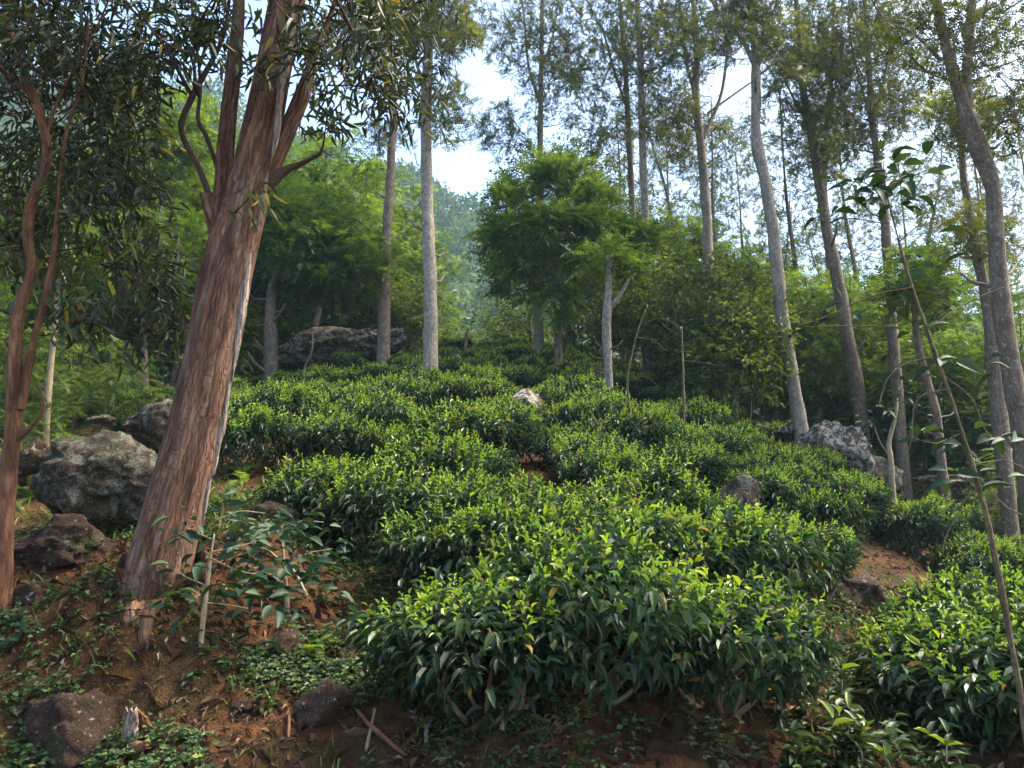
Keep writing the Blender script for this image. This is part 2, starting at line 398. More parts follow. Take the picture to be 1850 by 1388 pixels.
def soil_mat(name, c1, c2, c3, green, scale=1.6):
    m, ns, ls = nt(name)
    g = ns.new('ShaderNodeNewGeometry')
    n1 = node(ns, 'ShaderNodeTexNoise'); n1.inputs['Scale'].default_value = scale * 4; n1.inputs['Detail'].default_value = 10; n1.inputs['Roughness'].default_value = 0.7; ls.new(g.outputs['Position'], n1.inputs['Vector'])
    r = ramp(ns, [(0.3, c1), (0.5, c2), (0.72, c3)]); ls.new(n1.outputs['Fac'], r.inputs[0])
    n2 = node(ns, 'ShaderNodeTexNoise'); n2.inputs['Scale'].default_value = scale; n2.inputs['Detail'].default_value = 6; ls.new(g.outputs['Position'], n2.inputs['Vector'])
    r2 = ramp(ns, [(0.5, (0, 0, 0)), (0.66, (0.8, 0.8, 0.8))]); ls.new(n2.outputs['Fac'], r2.inputs[0])
    n3 = node(ns, 'ShaderNodeTexNoise'); n3.inputs['Scale'].default_value = scale * 40; n3.inputs['Detail'].default_value = 4; ls.new(g.outputs['Position'], n3.inputs['Vector'])
    r3 = ramp(ns, [(0.3, (0.6, 0.6, 0.6)), (0.7, (1.35, 1.3, 1.25))]); ls.new(n3.outputs['Fac'], r3.inputs[0])
    col = mix_rgb(ns, ls, r.outputs[0], green, r2.outputs[0])
    col = mix_rgb(ns, ls, col, r3.outputs[0], 1.0, 'MULTIPLY')
    p = ns.new('ShaderNodeBsdfPrincipled'); p.inputs['Roughness'].default_value = 0.95; p.inputs['Specular IOR Level'].default_value = 0.15
    ls.new(col, p.inputs['Base Color'])
    ad = ns.new('ShaderNodeMath'); ad.operation = 'ADD'; ls.new(n1.outputs['Fac'], ad.inputs[0]); ls.new(n3.outputs['Fac'], ad.inputs[1])
    b = ns.new('ShaderNodeBump'); b.inputs['Strength'].default_value = 0.8; b.inputs['Distance'].default_value = 0.03
    ls.new(ad.outputs[0], b.inputs['Height']); ls.new(b.outputs[0], p.inputs['Normal'])
    out = ns.new('ShaderNodeOutputMaterial'); ls.new(p.outputs[0], out.inputs[0])
    return m

M_SOIL = soil_mat('red soil', (0.016, 0.008, 0.005), (0.060, 0.027, 0.010), (0.145, 0.064, 0.020), (0.022, 0.024, 0.010))
M_TEA = leaf_mat('tea leaf', [(0.0, (0.014, 0.031, 0.015)), (0.4, (0.036, 0.078, 0.021)), (0.68, (0.15, 0.245, 0.026)), (0.91, (0.235, 0.345, 0.032)), (1.0, (0.34, 0.21, 0.045))], 0.30, 0.42, 0.42)
M_TEASTEM = bark_mat('tea stem', (0.10, 0.07, 0.05), (0.20, 0.15, 0.10), (0.36, 0.30, 0.23), scale=40, bump=0.3)
M_GREV = leaf_mat('silver oak leaf', [(0, (0.046, 0.052, 0.020)), (0.5, (0.076, 0.094, 0.026)), (1, (0.15, 0.175, 0.034))], 0.40, 0.5, 0.35)
M_LANCE = leaf_mat('gum leaf', [(0, (0.022, 0.028, 0.016)), (0.6, (0.040, 0.054, 0.024)), (0.9, (0.09, 0.12, 0.03)), (1, (0.30, 0.24, 0.03))], 0.24, 0.5, 0.3)
M_FEATHER = leaf_mat('feathery leaf', [(0, (0.035, 0.068, 0.017)), (0.5, (0.083, 0.145, 0.026)), (1, (0.17, 0.26, 0.040))], 0.46, 0.5, 0.3)
M_DARKLEAF = leaf_mat('dark glossy leaf', [(0, (0.042, 0.072, 0.020)), (0.6, (0.090, 0.130, 0.030)), (1, (0.17, 0.22, 0.04))], 0.45, 0.5, 0.3)
M_COFFEE = leaf_mat('coffee leaf', [(0, (0.014, 0.034, 0.020)), (0.7, (0.026, 0.062, 0.028)), (1, (0.11, 0.17, 0.03))], 0.2, 0.52, 0.22, 0.25)
M_HILLLEAF = leaf_mat('hill tree leaf', [(0, (0.040, 0.076, 0.036)), (0.5, (0.080, 0.130, 0.052)), (1, (0.18, 0.21, 0.08))], 0.25, 0.7, 0.1)
M_GROUNDLEAF = leaf_mat('clover leaf', [(0, (0.020, 0.046, 0.018)), (0.7, (0.056, 0.100, 0.026)), (1, (0.20, 0.26, 0.03))], 0.28, 0.5, 0.3)
M_GRASS = leaf_mat('grass blade', [(0, (0.050, 0.085, 0.020)), (0.6, (0.11, 0.16, 0.03)), (1, (0.28, 0.24, 0.09))], 0.32, 0.6, 0.2)
M_LITTER = leaf_mat('dry leaf', [(0, (0.034, 0.019, 0.011)), (0.5, (0.080, 0.048, 0.025)), (0.8, (0.17, 0.115, 0.058)), (1, (0.42, 0.33, 0.20))], 0.12, 0.7, 0.2, tint=(1.1, 0.9, 0.6))
M_REDBARK = bark_mat('red gum bark', (0.040, 0.020, 0.013), (0.140, 0.066, 0.036), (0.33, 0.205, 0.13), 0.66, 0.14, 17, 0.8, patch=(0.20, 0.140, 0.100), cracks=26.0)
M_REDBARK2 = bark_mat('smooth red bark', (0.040, 0.018, 0.010), (0.125, 0.055, 0.025), (0.27, 0.14, 0.07), 0.64, 0.2, 14, 0.5)
M_PALEBARK = bark_mat('peeling pale bark', (0.10, 0.065, 0.045), (0.29, 0.22, 0.17), (0.46, 0.39, 0.33), 0.60, 0.06, 24, 0.9, cracks=40.0)
M_GREYBARK = bark_mat('grey lichen bark', (0.085, 0.066, 0.050), (0.22, 0.185, 0.145), (0.40, 0.36, 0.30), 0.64, 0.45, 26, 0.6, lichen=(0.38, 0.38, 0.33))
M_BROWNBARK = bark_mat('brown bark', (0.055, 0.040, 0.030), (0.135, 0.098, 0.068), (0.26, 0.20, 0.15), 0.66, 0.3, 26, 0.7, lichen=(0.27, 0.25, 0.20))
M_TWIG = bark_mat('pale twig bark', (0.14, 0.10, 0.06), (0.28, 0.22, 0.13), (0.42, 0.36, 0.24), 0.64, 0.4, 40, 0.3)
M_MOSSTWIG = bark_mat('mossy twig bark', (0.045, 0.034, 0.018), (0.12, 0.092, 0.048), (0.26, 0.22, 0.12), 0.64, 0.4, 40, 0.4)
M_DARKTWIG = bark_mat('dark branch bark', (0.030, 0.018, 0.012), (0.066, 0.036, 0.024), (0.12, 0.07, 0.05), 0.66, 0.3, 30, 0.5)
M_ROCK = rock_mat('lichen rock', (0.018, 0.013, 0.009), (0.080, 0.060, 0.042), (0.20, 0.20, 0.155), 0.50, 8.0)
M_ROCKPALE = rock_mat('pale lichen rock', (0.030, 0.021, 0.016), (0.105, 0.074, 0.056), (0.40, 0.39, 0.32), 0.50, 6.5)
M_ROCKDARK = rock_mat('dark soil stained rock', (0.018, 0.011, 0.008), (0.080, 0.048, 0.030), (0.30, 0.31, 0.25), 0.60, 8.0)

# ------------------------------------------------------------------ setting: ground, mountain
def axis(segs):
    out = []
    for a, b, s0, s1 in segs:
        n = max(2, int(round((b - a) / ((s0 + s1) / 2)))); t = np.linspace(0, 1, n + 1)[:-1]
        w = s0 * t + (s1 - s0) * t * t / 2; w = w / (s0 + (s1 - s0) / 2)
        out.append(a + (b - a) * w)
    out.append([segs[-1][1]])
    return np.concatenate(out)

def grid_mesh(mb, xs, ys, zf, mat=0):
    X, Y = np.meshgrid(xs, ys); n, m = X.shape
    Z = zf(X.ravel(), Y.ravel())
    i = np.arange(n - 1)[:, None] * m; j = np.arange(m - 1)[None]
    F = np.stack([i + j, i + j + 1, i + m + j + 1, i + m + j], 2).reshape(-1, 4)
    mb.add(np.stack([X.ravel(), Y.ravel(), Z], 1), [F], mat)

mb = MB()
xs = axis([(-420, -40, 40, 5), (-40, -6, 2.0, 0.3), (-6, 6, 0.04, 0.04), (6, 40, 0.3, 2.0), (40, 420, 5, 40)])
ys = axis([(-60, 2, 4, 0.3), (2, 7.5, 0.035, 0.035), (7.5, 34, 0.09, 0.4), (34, 120, 0.6, 6), (120, 600, 8, 40)])
grid_mesh(mb, xs, ys, ground_z)
ground = mb.build('ground', M_SOIL, kind='structure', label='red soil ground rising from a bank into a terraced knoll')

def ridge_slope(a):      # elevation (rise over forward distance) of the far skyline by bearing x / y
    return np.interp(a, [-1.2, -0.7, -0.45, -0.25, -0.08, 0.0, 0.1, 0.25, 0.6, 1.2], [0.56, 0.58, 0.57, 0.50, 0.425, 0.385, 0.29, 0.20, 0.13, 0.10])

def mount_z(x, y):
    R = 205.0 + 0.18 * x
    s = np.clip((y - 70) / (R - 70), 0, 1.25)
    h = ridge_slope(x / np.maximum(R, 40)) * R
    prof = np.where(s < 1, s ** 1.15, 1 - (s - 1) * 0.8)
    q = np.stack([x, y, x * 0], 1)
    return 2.5 + h * prof + fbm(q * 0.02, 4) * 7 * sstep(0.02, 0.3, s) - 6 * (1 - sstep(0, 0.06, s))

mb = MB()
grid_mesh(mb, np.linspace(-230, 220, 110), np.linspace(66, 262, 80), mount_z)
M_HILL = soil_mat('forest floor', (0.03, 0.035, 0.015), (0.05, 0.065, 0.022), (0.10, 0.10, 0.04), (0.035, 0.06, 0.02), 0.1)
mountain = mb.build('mountain', M_HILL, kind='structure', label='forested mountain slope beyond the knoll')

# far wood on the mountain: reads as one mass
mb = MB()
nF = 1000
fx = rng.uniform(-150, 70, nF); fy = 74 + (rng.random(nF) ** 0.8) * 140
fz = mount_z(fx, fy); fr = rng.uniform(2.0, 4.2, nF)
K = 110
d = unit(rng.normal(size=(nF, K, 3)) + np.array((0, -0.25, 0.35)))
lump = 1 + 0.28 * np.sin(d[..., 0] * 5 + fx[:, None]) * np.sin(d[..., 2] * 6 + fy[:, None]) + rng.normal(0, 0.1, (nF, K))
C = np.stack([fx, fy, fz + fr * 0.9], 1)
P = C[:, None] + d * (fr[:, None] * lump)[..., None] * np.array((1, 1, 1.05))
D = unit(d * 0.5 + rng.normal(size=(nF, K, 3)) * 0.8); tn = np.clip(rng.beta(2, 3, nF)[:, None] + rng.normal(0, 0.12, (nF, K)), 0, 1)
leaves(mb, P.reshape(-1, 3), D.reshape(-1, 3), d.reshape(-1, 3), np.repeat(fr * 0.36, K), np.repeat(fr * 0.24, K), LEAF_SMALL, tn.ravel())
for i in range(0, nF, 3):
    tube(mb, [C[i] + (0, 0, -fr[i] * 1.6), C[i] + (0.2, 0, 0), C[i] + (0.1, 0, fr[i] * 0.9)], [0.22, 0.16, 0.06], 4, 1)
mb.build('distant_forest', [M_HILLLEAF, M_GREYBARK], kind='stuff', label='hazy blue green forest covering the far mountain slope')

# ------------------------------------------------------------------ trees
class Leaf:
    def __init__(s, tmpl, mat, k, L, ratio, spread, mode, tone=(0.1, 0.8), flat=0.4):
        s.tmpl, s.mat, s.k, s.L, s.ratio, s.spread, s.mode, s.tone, s.flat = tmpl, mat, k, L, ratio, spread, mode, tone, flat
L_GREV = Leaf(FROND_TUFT, M_GREV, 11, (0.17, 0.32), 0.72, 0.17, 'up', (0.0, 0.95))
L_GUM = Leaf(LEAF_LANCE, M_LANCE, 15, (0.075, 0.135), 0.25, 0.16, 'droop', (0.05, 0.9))
L_GUMFAR = Leaf(LEAF_SMALL, M_LANCE, 18, (0.12, 0.2), 0.26, 0.28, 'droop', (0.05, 0.85))
L_FEATHER = Leaf(FROND_TUFT, M_FEATHER, 13, (0.34, 0.56), 0.62, 0.24, 'flat', (0.25, 1.0))
L_FEATHERDK = Leaf(FROND_TUFT, M_FEATHER, 10, (0.28, 0.5), 0.8, 0.28, 'flat', (0.0, 0.6))
L_DARK = Leaf(LEAF_SMALL, M_DARKLEAF, 22, (0.10, 0.18), 0.42, 0.26, 'flat', (0.0, 0.8))

def cluster_leaves(mb, A, AD, sp, mat=0):
    """Leaves round anchor points A with outward directions AD."""
    n = len(A); k = sp.k
    P = np.repeat(A, k, 0); D0 = np.repeat(AD, k, 0); m = n * k
    off = rng.normal(size=(m, 3)) * sp.spread * 0.55
    if sp.mode == 'flat': off[:, 2] *= 0.55
    P = P + off
    if sp.mode == 'droop':
        D = unit(D0 * 0.45 + rdir(m) * 0.75 + np.array((0, 0, -0.6))); N = unit(rdir(m) + D0 * 0.4); dr = 0.15
    elif sp.mode == 'up':
        D = unit(D0 * 0.7 + rdir(m) * 0.8 + np.array((0, 0, 0.15))); N = unit(rdir(m) * 0.7 + np.array((0, 0, 1.0))); dr = 0.25
    else:
        D = unit(D0 * 0.6 + rdir(m) * np.array((1, 1, 0.45)) * 0.9); N = unit(rdir(m) * 0.45 + np.array((0, 0, 1.0))); dr = rng.uniform(0.1, 0.5, m)
    L = rng.uniform(*sp.L, m)
    tc = np.repeat(rng.uniform(*sp.tone, n), k) + rng.normal(0, 0.1, m)
    leaves(mb, P, D, N, L, L * sp.ratio, sp.tmpl, np.clip(tc, 0, 1), dr, mat)

def grow(pool, targets, wood, twig_r=0.006, sides=4, wander=0.14, base=None, up=0.35):
    """Joins each target to the nearest wood by a curved, tapering branch; returns anchor directions."""
    pool = np.asarray(pool); base = pool.mean(0) if base is None else base
    d0 = np.array([np.min(np.linalg.norm(pool - t, axis=1)) for t in targets]); order = np.argsort(d0)
    dirs = np.zeros((len(targets), 3)); cap = np.zeros((len(pool) + len(targets) * 5, 3)); cap[:len(pool)] = pool; n = len(pool)
    for i in order:
        t = targets[i]; dv = t - cap[:n]; dist = np.linalg.norm(dv, axis=1)
        cost = dist * (1 + 0.9 * np.clip(-dv[:, 2] / (dist + 1e-6), -0.3, 1))
        j = np.argmin(cost); a = cap[j].copy(); L = dist[j]
        if L < 0.03: dirs[i] = unit(t - base); continue
        s = np.linspace(0, 1, 6)[:, None]
        ctrl = (a + t) / 2 + np.array((0, 0, -up * 0.4 * L)) * (1 if dv[j][2] > 0 else -1) * 0.6 + rng.normal(0, wander * L * 0.6, 3)
        c = (1 - s) ** 2 * a + 2 * s * (1 - s) * ctrl + s * s * t
        r0 = twig_r * (0.8 + 1.6 * L); r = np.linspace(r0, twig_r * 0.5, 6)
        tube(wood, c, r, sides if L > 0.5 else 3)
        dirs[i] = unit(c[-1] - c[-2]); cap[n:n + 5] = c[1:]; n += 5
    return dirs

def ball_targets(crowns, Y):
    out = []
    for (px, py, rx, ry, n, dY, rY) in crowns:
        q = rdir(n) * (rng.random(n) ** (1 / 2.4))[:, None]
        for a in q: out.append(at(px + rx * a[0], py + ry * a[1], Y + dY + rY * a[2]))
    return np.array(out)

def bark_disp(amp, ridge, freq, zf):
    def f(b, L):
        return amp * fbm(b * np.array((freq, freq, freq * zf)), 4) + ridge * (np.minimum(1, 2.2 * np.abs(fbm(b * np.array((freq * 2.0, freq * 2.0, freq * zf * 0.5)) + 31, 3))) - 0.85)
    return f

def px_path(pts, Y, ground=False):
    """[(px, py, width px, dY)] to 3-D points and radii."""
    P = []; R = []
    for p in pts:
        y = Y + (p[3] if len(p) > 3 else 0)
        q = at(p[0], p[1], y); P.append(q); R.append(p[2] / 2 * mpp(y))
    P = np.array(P); R = np.array(R)
    if ground:
        g = gz(P[0][0], P[0][1])
        if P[0][2] > g + 0.05:            # carry the trunk down to the ground
            dv = unit(P[0] - P[1]); dv = unit(dv * 0.4 + np.array((0, 0, -1)))
            k = (P[0][2] - g) / -dv[2]; e = P[0] + dv * k
            P = np.vstack([e, P]); R = np.concatenate([[R[0] * 1.1], R])
        P = np.vstack([P[0] + np.array((0, 0.02, -0.12 - 1.6 * R[0])), P[0] + np.array((0, 0, -0.02)), P[1:]]); R = np.concatenate([R[:1], R])
    return P, R

def make_tree(name, label, limbs, Y, crowns, leaf, bark, twigmat=None, cat='tree', group=None, sides=12, step=0.14, disp=(0.10, 0.0, 9.0, 0.3),
              pool_from=0.3, twig_r=0.006, wander=0.14, flare=0.35, limb_marks=None, crown_name='crown', leaf2=None):
    P0, R0 = px_path(limbs[0], Y, True)
    base = P0[0].copy(); root = empty(name, base, label=label, cat=cat, group=group)
    pool = []
    for i, l in enumerate(limbs):
        P, R = (P0, R0) if i == 0 else px_path(l, Y)
        P, R = smooth_path(P, R, step)
        if i == 0:
            h = P[:, 2] - P[0, 2]; R = R * (1 + flare * np.exp(-h / (2.2 * R0[0] + 0.12)))
        w = MB(); rm = R.max()
        tube(w, P - base, R, sides if i == 0 else max(7, sides * 2 // 3), 0, bark_disp(disp[0] * rm, disp[1] * rm, disp[2] / (rm / 0.2 + 0.4), disp[3]), cap=True, seed=rng.uniform(0, 40))
        w.build('trunk' if i == 0 else 'limb', (limb_marks or {}).get(i, bark), root)
        k0 = int(len(P) * (pool_from if i == 0 else 0.15)); pool.append(P[k0:])
    if crowns:
        T = ball_targets(crowns, Y); wood = MB(); Pt, Rt = smooth_path(P0, R0, step)
        for q_ in range(5 if Y > 9 else 0):
            k_ = int(len(Pt) * rng.uniform(0.2, 0.75)); dv = unit(np.array((*rng.normal(size=2), rng.uniform(0.1, 0.8)))); ln = rng.uniform(1.5, 5.0) * Rt[k_] + Rt[k_]
            tube(wood, [Pt[k_] + dv * Rt[k_] * 0.5, Pt[k_] + dv * ln * 0.7, Pt[k_] + dv * ln + np.array((0, 0, 0.2 * ln))], [Rt[k_] * 0.3, Rt[k_] * 0.2, Rt[k_] * 0.12], 6, cap=True)
        g = ground_z(T[:, 0], T[:, 1], False); T = T[T[:, 2] > g + 0.3]
        dirs = grow(np.concatenate(pool), T, wood, twig_r, 4, wander)
        for v in wood.V: v -= base
        wood.build('branches', twigmat or bark, root, kind='stuff')
        lf = MB(); cluster_leaves(lf, T - base, dirs, leaf); lf.build(crown_name, leaf.mat, root)
        if leaf2 is not None: pass
    return root

# the big leaning red-barked gum beside the boulders
HY = 5.25
trunk_px = [(262, 1150, 101.9), (282, 1050, 111.0), (312, 930, 105.6), (345, 800, 96.5), (378, 650, 91.0), (405, 520, 91.0), (440, 370, 83.7), (463, 280, 76.4), (488, 160, 74.6), (516, 10, 71.0), (540, -140, 60.1), (556, -330, 47.3, 0.2), (590, -560, 30.9, 0.3)]
hero_limbs = [
    trunk_px,
    [(414, 480, 40), (402, 400, 42), (406, 300, 35), (412, 215, 32), (424, 110, 28), (432, 0, 22), (428, -120, 16), (440, -260, 10)],
    [(412, 465, 36), (386, 400, 28), (373, 352, 23)],
    [(380, 360, 13), (362, 310, 11), (328, 236, 11), (345, 180, 12), (372, 130, 10), (402, 70, 8), (414, 0, 7), (420, -90, 5)],
    [(352, 165, 8), (350, 120, 6), (330, 60, 5), (312, -5, 4)],
    [(345, 170, 8), (300, 90, 6), (265, 40, 5), (238, 5, 4)],
    [(402, 330, 11), (385, 280, 9), (372, 245, 9), (358, 215, 8), (362, 150, 6), (352, 60, 5), (345, 0, 4)],
    [(470, 345, 34), (497, 285, 36), (522, 230, 32), (545, 175, 30), (562, 120, 20), (578, 70, 14), (600, 20, 10), (622, -60, 8)],
    [(478, 345, 22), (496, 322, 26), (520, 306, 14), (545, 296, 10), (578, 278, 8)],
]
hero_crowns = [(300, 60, 90, 75, 26, -0.2, 0.6), (385, 60, 60, 70, 22, 0.2, 0.6), (520, -120, 260, 140, 120, 0, 1.6), (640, 70, 110, 95, 60, 0.3, 1.2), (720, 170, 95, 60, 26, 0.9, 0.7),
               (600, 190, 50, 40, 8, 0, 0.5), (545, 90, 40, 50, 8, -0.3, 0.2), (470, 350, 20, 14, 2, -0.3, 0.1), (480, 115, 30, 16, 3, -0.35, 0.1), (200, -120, 200, 110, 60, 0.3, 1.5), (740, -60, 130, 120, 50, 0.6, 1.2), (420, -380, 300, 150, 60, 0, 1.8)]
hero = make_tree('gum_tree', 'big leaning red-barked tree growing beside the lichen boulders', hero_limbs, HY, hero_crowns, L_GUM, M_REDBARK, M_DARKTWIG,
                 sides=96, step=0.03, disp=(0.06, 0.045, 9.0, 0.2), pool_from=0.72, twig_r=0.007, limb_marks={3: M_DARKTWIG, 4: M_DARKTWIG, 5: M_DARKTWIG, 6: M_DARKTWIG, 8: M_DARKTWIG}, flare=0.12)
# long strips of peeling pale bark on its right-hand side
def bark_strip(path, wpx, Y, lift):
    P = np.array([at(a - 12, b, Y + dy - 0.02) for a, b, dy in path]); P, R = smooth_path(P, np.full(len(P), 0.01), 0.05)
    n = len(P); w = np.sin(np.linspace(0.15, math.pi - 0.05, n)) * wpx * mpp(Y) / 2 * (1 + 0.35 * fbm(np.stack([np.arange(n) * 0.35, np.zeros(n), np.full(n, wpx)], 1), 2))
    w2 = w * (1 + 0.4 * fbm(np.stack([np.arange(n) * 0.3, np.ones(n) * 7, np.full(n, wpx)], 1), 2))
    nrm = unit(np.array((0.55, -0.85, 0.1))); side = unit(np.cross(unit(np.gradient(P, axis=0)), nrm))
    V = np.concatenate([P - side * w[:, None], P + nrm * lift, P + side * w2[:, None], P - nrm * 0.02])
    i = np.arange(n - 1); F = []
    for a, b in ((0, 1), (1, 2), (2, 3), (3, 0)): F.append(np.stack([a * n + i, b * n + i, b * n + i + 1, a * n + i + 1], 1))
    m = MB(); m.add(V - np.array(hero.location), F, bark=V * np.array((1, 1, 1)))
    m.build('bark_strip', M_PALEBARK, hero)
bark_strip([(430, 690, -0.10), (443, 600, -0.10), (455, 520, -0.10), (466, 440, -0.09)], 15, HY, 0.02)
bark_strip([(500, 300, -0.07), (512, 240, -0.08), (519, 160, -0.08), (536, 60, -0.08), (544, -20, -0.08)], 20, HY, 0.02)
bark_strip([(398, 860, -0.10), (408, 800, -0.10), (420, 730, -0.10), (432, 660, -0.10)], 13, HY, 0.018)
bark_strip([(375, 960, -0.10), (386, 900, -0.10), (393, 850, -0.10)], 12, HY, 0.015)
bark_strip([(474, 420, -0.08), (488, 350, -0.08), (496, 310, -0.08)], 11, HY, 0.015)

def hero_root(pts):
    P = []; R = []
    for px, py, w in pts:
        h = hit(px, py, 2.6, 9); P.append(h + np.array((0, 0.04, -0.012))); R.append(w / 2 * mpp(h[1]))
    P[-1] = P[-1] + np.array((0, 0.05, -0.12)); P[0] = at(pts[0][0], pts[0][1], HY - 0.05)
    P, R = smooth_path(P, R, 0.03); m = MB(); tube(m, P - np.array(hero.location), R, 24, 0, bark_disp(R.max() * 0.1, R.max() * 0.2, 9, 0.2), seed=rng.uniform(0, 30)); m.build('root', M_REDBARK, hero)
hero_root([(262, 1020, 90), (244, 1075, 66), (236, 1115, 40), (240, 1150, 22), (252, 1185, 10)])
hero_root([(300, 1030, 90), (282, 1085, 66), (268, 1125, 40), (262, 1160, 26), (286, 1185, 12)])
hero_root([(330, 1010, 80), (335, 1065, 56), (345, 1105, 30), (352, 1140, 14)])

# sinuous tree at the left edge with dark drooping foliage
left_limbs = [
    [(-8, 1075, 43.2), (2, 960, 37.4), (12, 870, 33.1), (22, 780, 30.2), (26, 690, 28.8), (30, 610, 23.0), (40, 540, 21.6), (58, 490, 18.7), (50, 430, 18.7), (56, 370, 17.3), (80, 310, 17.3), (86, 260, 15.8), (72, 205, 14.4), (52, 150, 11.5), (28, 80, 10.1), (5, 10, 8.6), (-20, -90, 7.2)],
    [(36, 740, 18.7), (52, 660, 15.8), (68, 590, 13.0), (82, 540, 13.0), (96, 470, 10.1), (100, 420, 8.6), (106, 350, 7.2), (120, 240, 6.5), (150, 140, 5.0), (160, 40, 3.6)],
    [(26, 800, 13.0), (52, 775, 9.4), (72, 752, 6.5), (78, 722, 5.0), (66, 690, 3.6)],
    [(62, 180, 8.6), (30, 150, 7.2), (8, 130, 6.5), (-40, 90, 5.0)],
    [(85, 240, 7.2), (105, 180, 5.8), (125, 140, 5.0), (170, 60, 4.3), (205, -20, 2.9)],
]
left_crowns = [(70, 60, 190, 130, 170, 0.6, 1.3), (210, 180, 90, 110, 80, 0.6, 1.0), (40, 300, 110, 130, 70, 0.9, 0.8), (190, 330, 110, 80, 56, 0.5, 0.9), (60, 460, 100, 80, 30, 0.9, 0.6),
               (230, 440, 80, 50, 24, 0.5, 0.6), (180, 560, 90, 60, 18, 0.3, 0.7), (285, 600, 45, 30, 12, 0.3, 0.4), (270, 500, 60, 40, 18, 0.3, 0.6), (20, -150, 260, 120, 80, 0.5, 1.6), (-160, 250, 120, 300, 60, 0.5, 1.2)]
make_tree('gum_tree', 'winding orange-barked tree under a dark drooping crown, cut off by the picture edge', left_limbs, 5.15, left_crowns, L_GUM, M_REDBARK2, M_DARKTWIG,
          sides=28, step=0.06, disp=(0.10, 0.05, 8, 0.25), pool_from=0.35, twig_r=0.006)

# slender tall silver oaks
def silver(label, limbs, base_hit=None, Y=None, crowns=(), bark=M_GREYBARK, n=2.5, wide=1.2, name='silver_oak', leaf=L_GREV, tw=M_BROWNBARK, group='tall slender trees among the tea', **kw):
    if Y is None:
        Y = float(hit(base_hit[0], base_hit[1] + 28)[1])
    return make_tree(name, label, limbs, Y, [(a, b, c * wide, d_ * wide, int(e * n), f, g * wide) for a, b, c, d_, e, f, g in crowns], leaf, bark, tw, group=group, twig_r=0.010, step=0.2, **kw)

silver('tall straight grey trunk rising from the tea left of the sky gap', [[(778, 690, 29), (778, 560, 27), (774, 420, 24), (770, 260, 22), (773, 120, 20), (776, 0, 18), (778, -150, 14), (776, -330, 8)],
       [(772, 190, 8), (752, 110, 6), (735, 20, 4), (728, -80, 3)]], base_hit=(778, 690),
       crowns=[(790, 40, 80, 60, 60, 0, 1.3), (800, 170, 45, 80, 24, 0, 0.8), (760, -120, 140, 110, 80, 0, 2.0)])
silver('pale brown trunk with leafy shoots beside the flat rock slab', [[(692, 650, 25), (694, 560, 22), (698, 440, 19), (706, 300, 16), (710, 200, 14), (702, 120, 13), (706, 0, 11), (700, -140, 8)],
       [(705, 190, 8), (690, 120, 7), (665, 60, 5), (650, 0, 4)], [(700, 120, 7), (725, 60, 6), (740, -20, 4)]], base_hit=(692, 655), bark=M_BROWNBARK,
       crowns=[(690, 60, 70, 60, 50, 0, 1.4), (700, 250, 45, 26, 14, 0, 0.6), (720, -100, 130, 90, 60, 0, 2.0)])
silver('thin trunk towering behind the round feathery tree', [[(973, 618, 18), (972, 520, 15), (974, 400, 13), (976, 260, 12), (978, 120, 10), (980, 0, 8), (976, -130, 5)],
       [(975, 185, 7), (955, 120, 5), (948, 40, 4), (940, -30, 3)], [(977, 130, 6), (1000, 60, 4), (1012, -20, 3)]], Y=26.5,
       crowns=[(975, 60, 95, 85, 110, 0, 2.2), (915, 235, 60, 45, 40, 0, 1.2), (1010, 160, 60, 50, 34, 0, 1.4), (980, -120, 120, 90, 50, 0, 2)])
silver('dark slim trunk just left of its lichen-flecked neighbour', [[(1140, 600, 16), (1146, 480, 14), (1140, 330, 12), (1134, 200, 11), (1125, 60, 9), (1112, -60, 6)],
       [(1134, 200, 6), (1110, 130, 5), (1090, 60, 4), (1060, 0, 3)]], Y=25.0, bark=M_BROWNBARK,
       crowns=[(1090, 110, 80, 80, 70, 0, 1.8), (1085, 230, 60, 40, 26, 0, 1.4), (1090, -80, 110, 90, 50, 0, 2)])
silver('straight lichen-flecked trunk right of the round feathery tree', [[(1175, 640, 17), (1172, 540, 16), (1166, 400, 15), (1160, 240, 14), (1157, 110, 13), (1152, 0, 10), (1146, -150, 6)],
       [(1158, 100, 7), (1190, 40, 5), (1200, -20, 4)], [(1157, 140, 6), (1115, 90, 5), (1075, 30, 4)]], Y=23.0,
       crowns=[(1165, 60, 75, 75, 80, 0, 1.8), (1190, 190, 60, 60, 40, 0, 1.5), (1150, -90, 120, 90, 60, 0, 2.2)])
silver('forking trunk standing bare against the sky right of centre', [[(1290, 640, 22), (1284, 520, 20), (1276, 380, 18), (1268, 280, 17), (1258, 180, 15), (1258, 80, 12), (1250, -20, 9), (1240, -140, 6)],
       [(1270, 250, 10), (1300, 180, 7), (1310, 130, 6), (1318, 60, 5), (1330, -20, 3)], [(1260, 190, 8), (1240, 110, 6), (1230, 20, 4)], [(1278, 205, 5), (1320, 175, 4), (1358, 148, 4)]], Y=24.0,
       crowns=[(1255, 60, 80, 75, 80, 0, 1.8), (1300, 240, 40, 30, 10, 0, 0.9), (1225, 250, 40, 60, 24, 0, 1.2), (1270, -90, 120, 90, 60, 0, 2.2)])
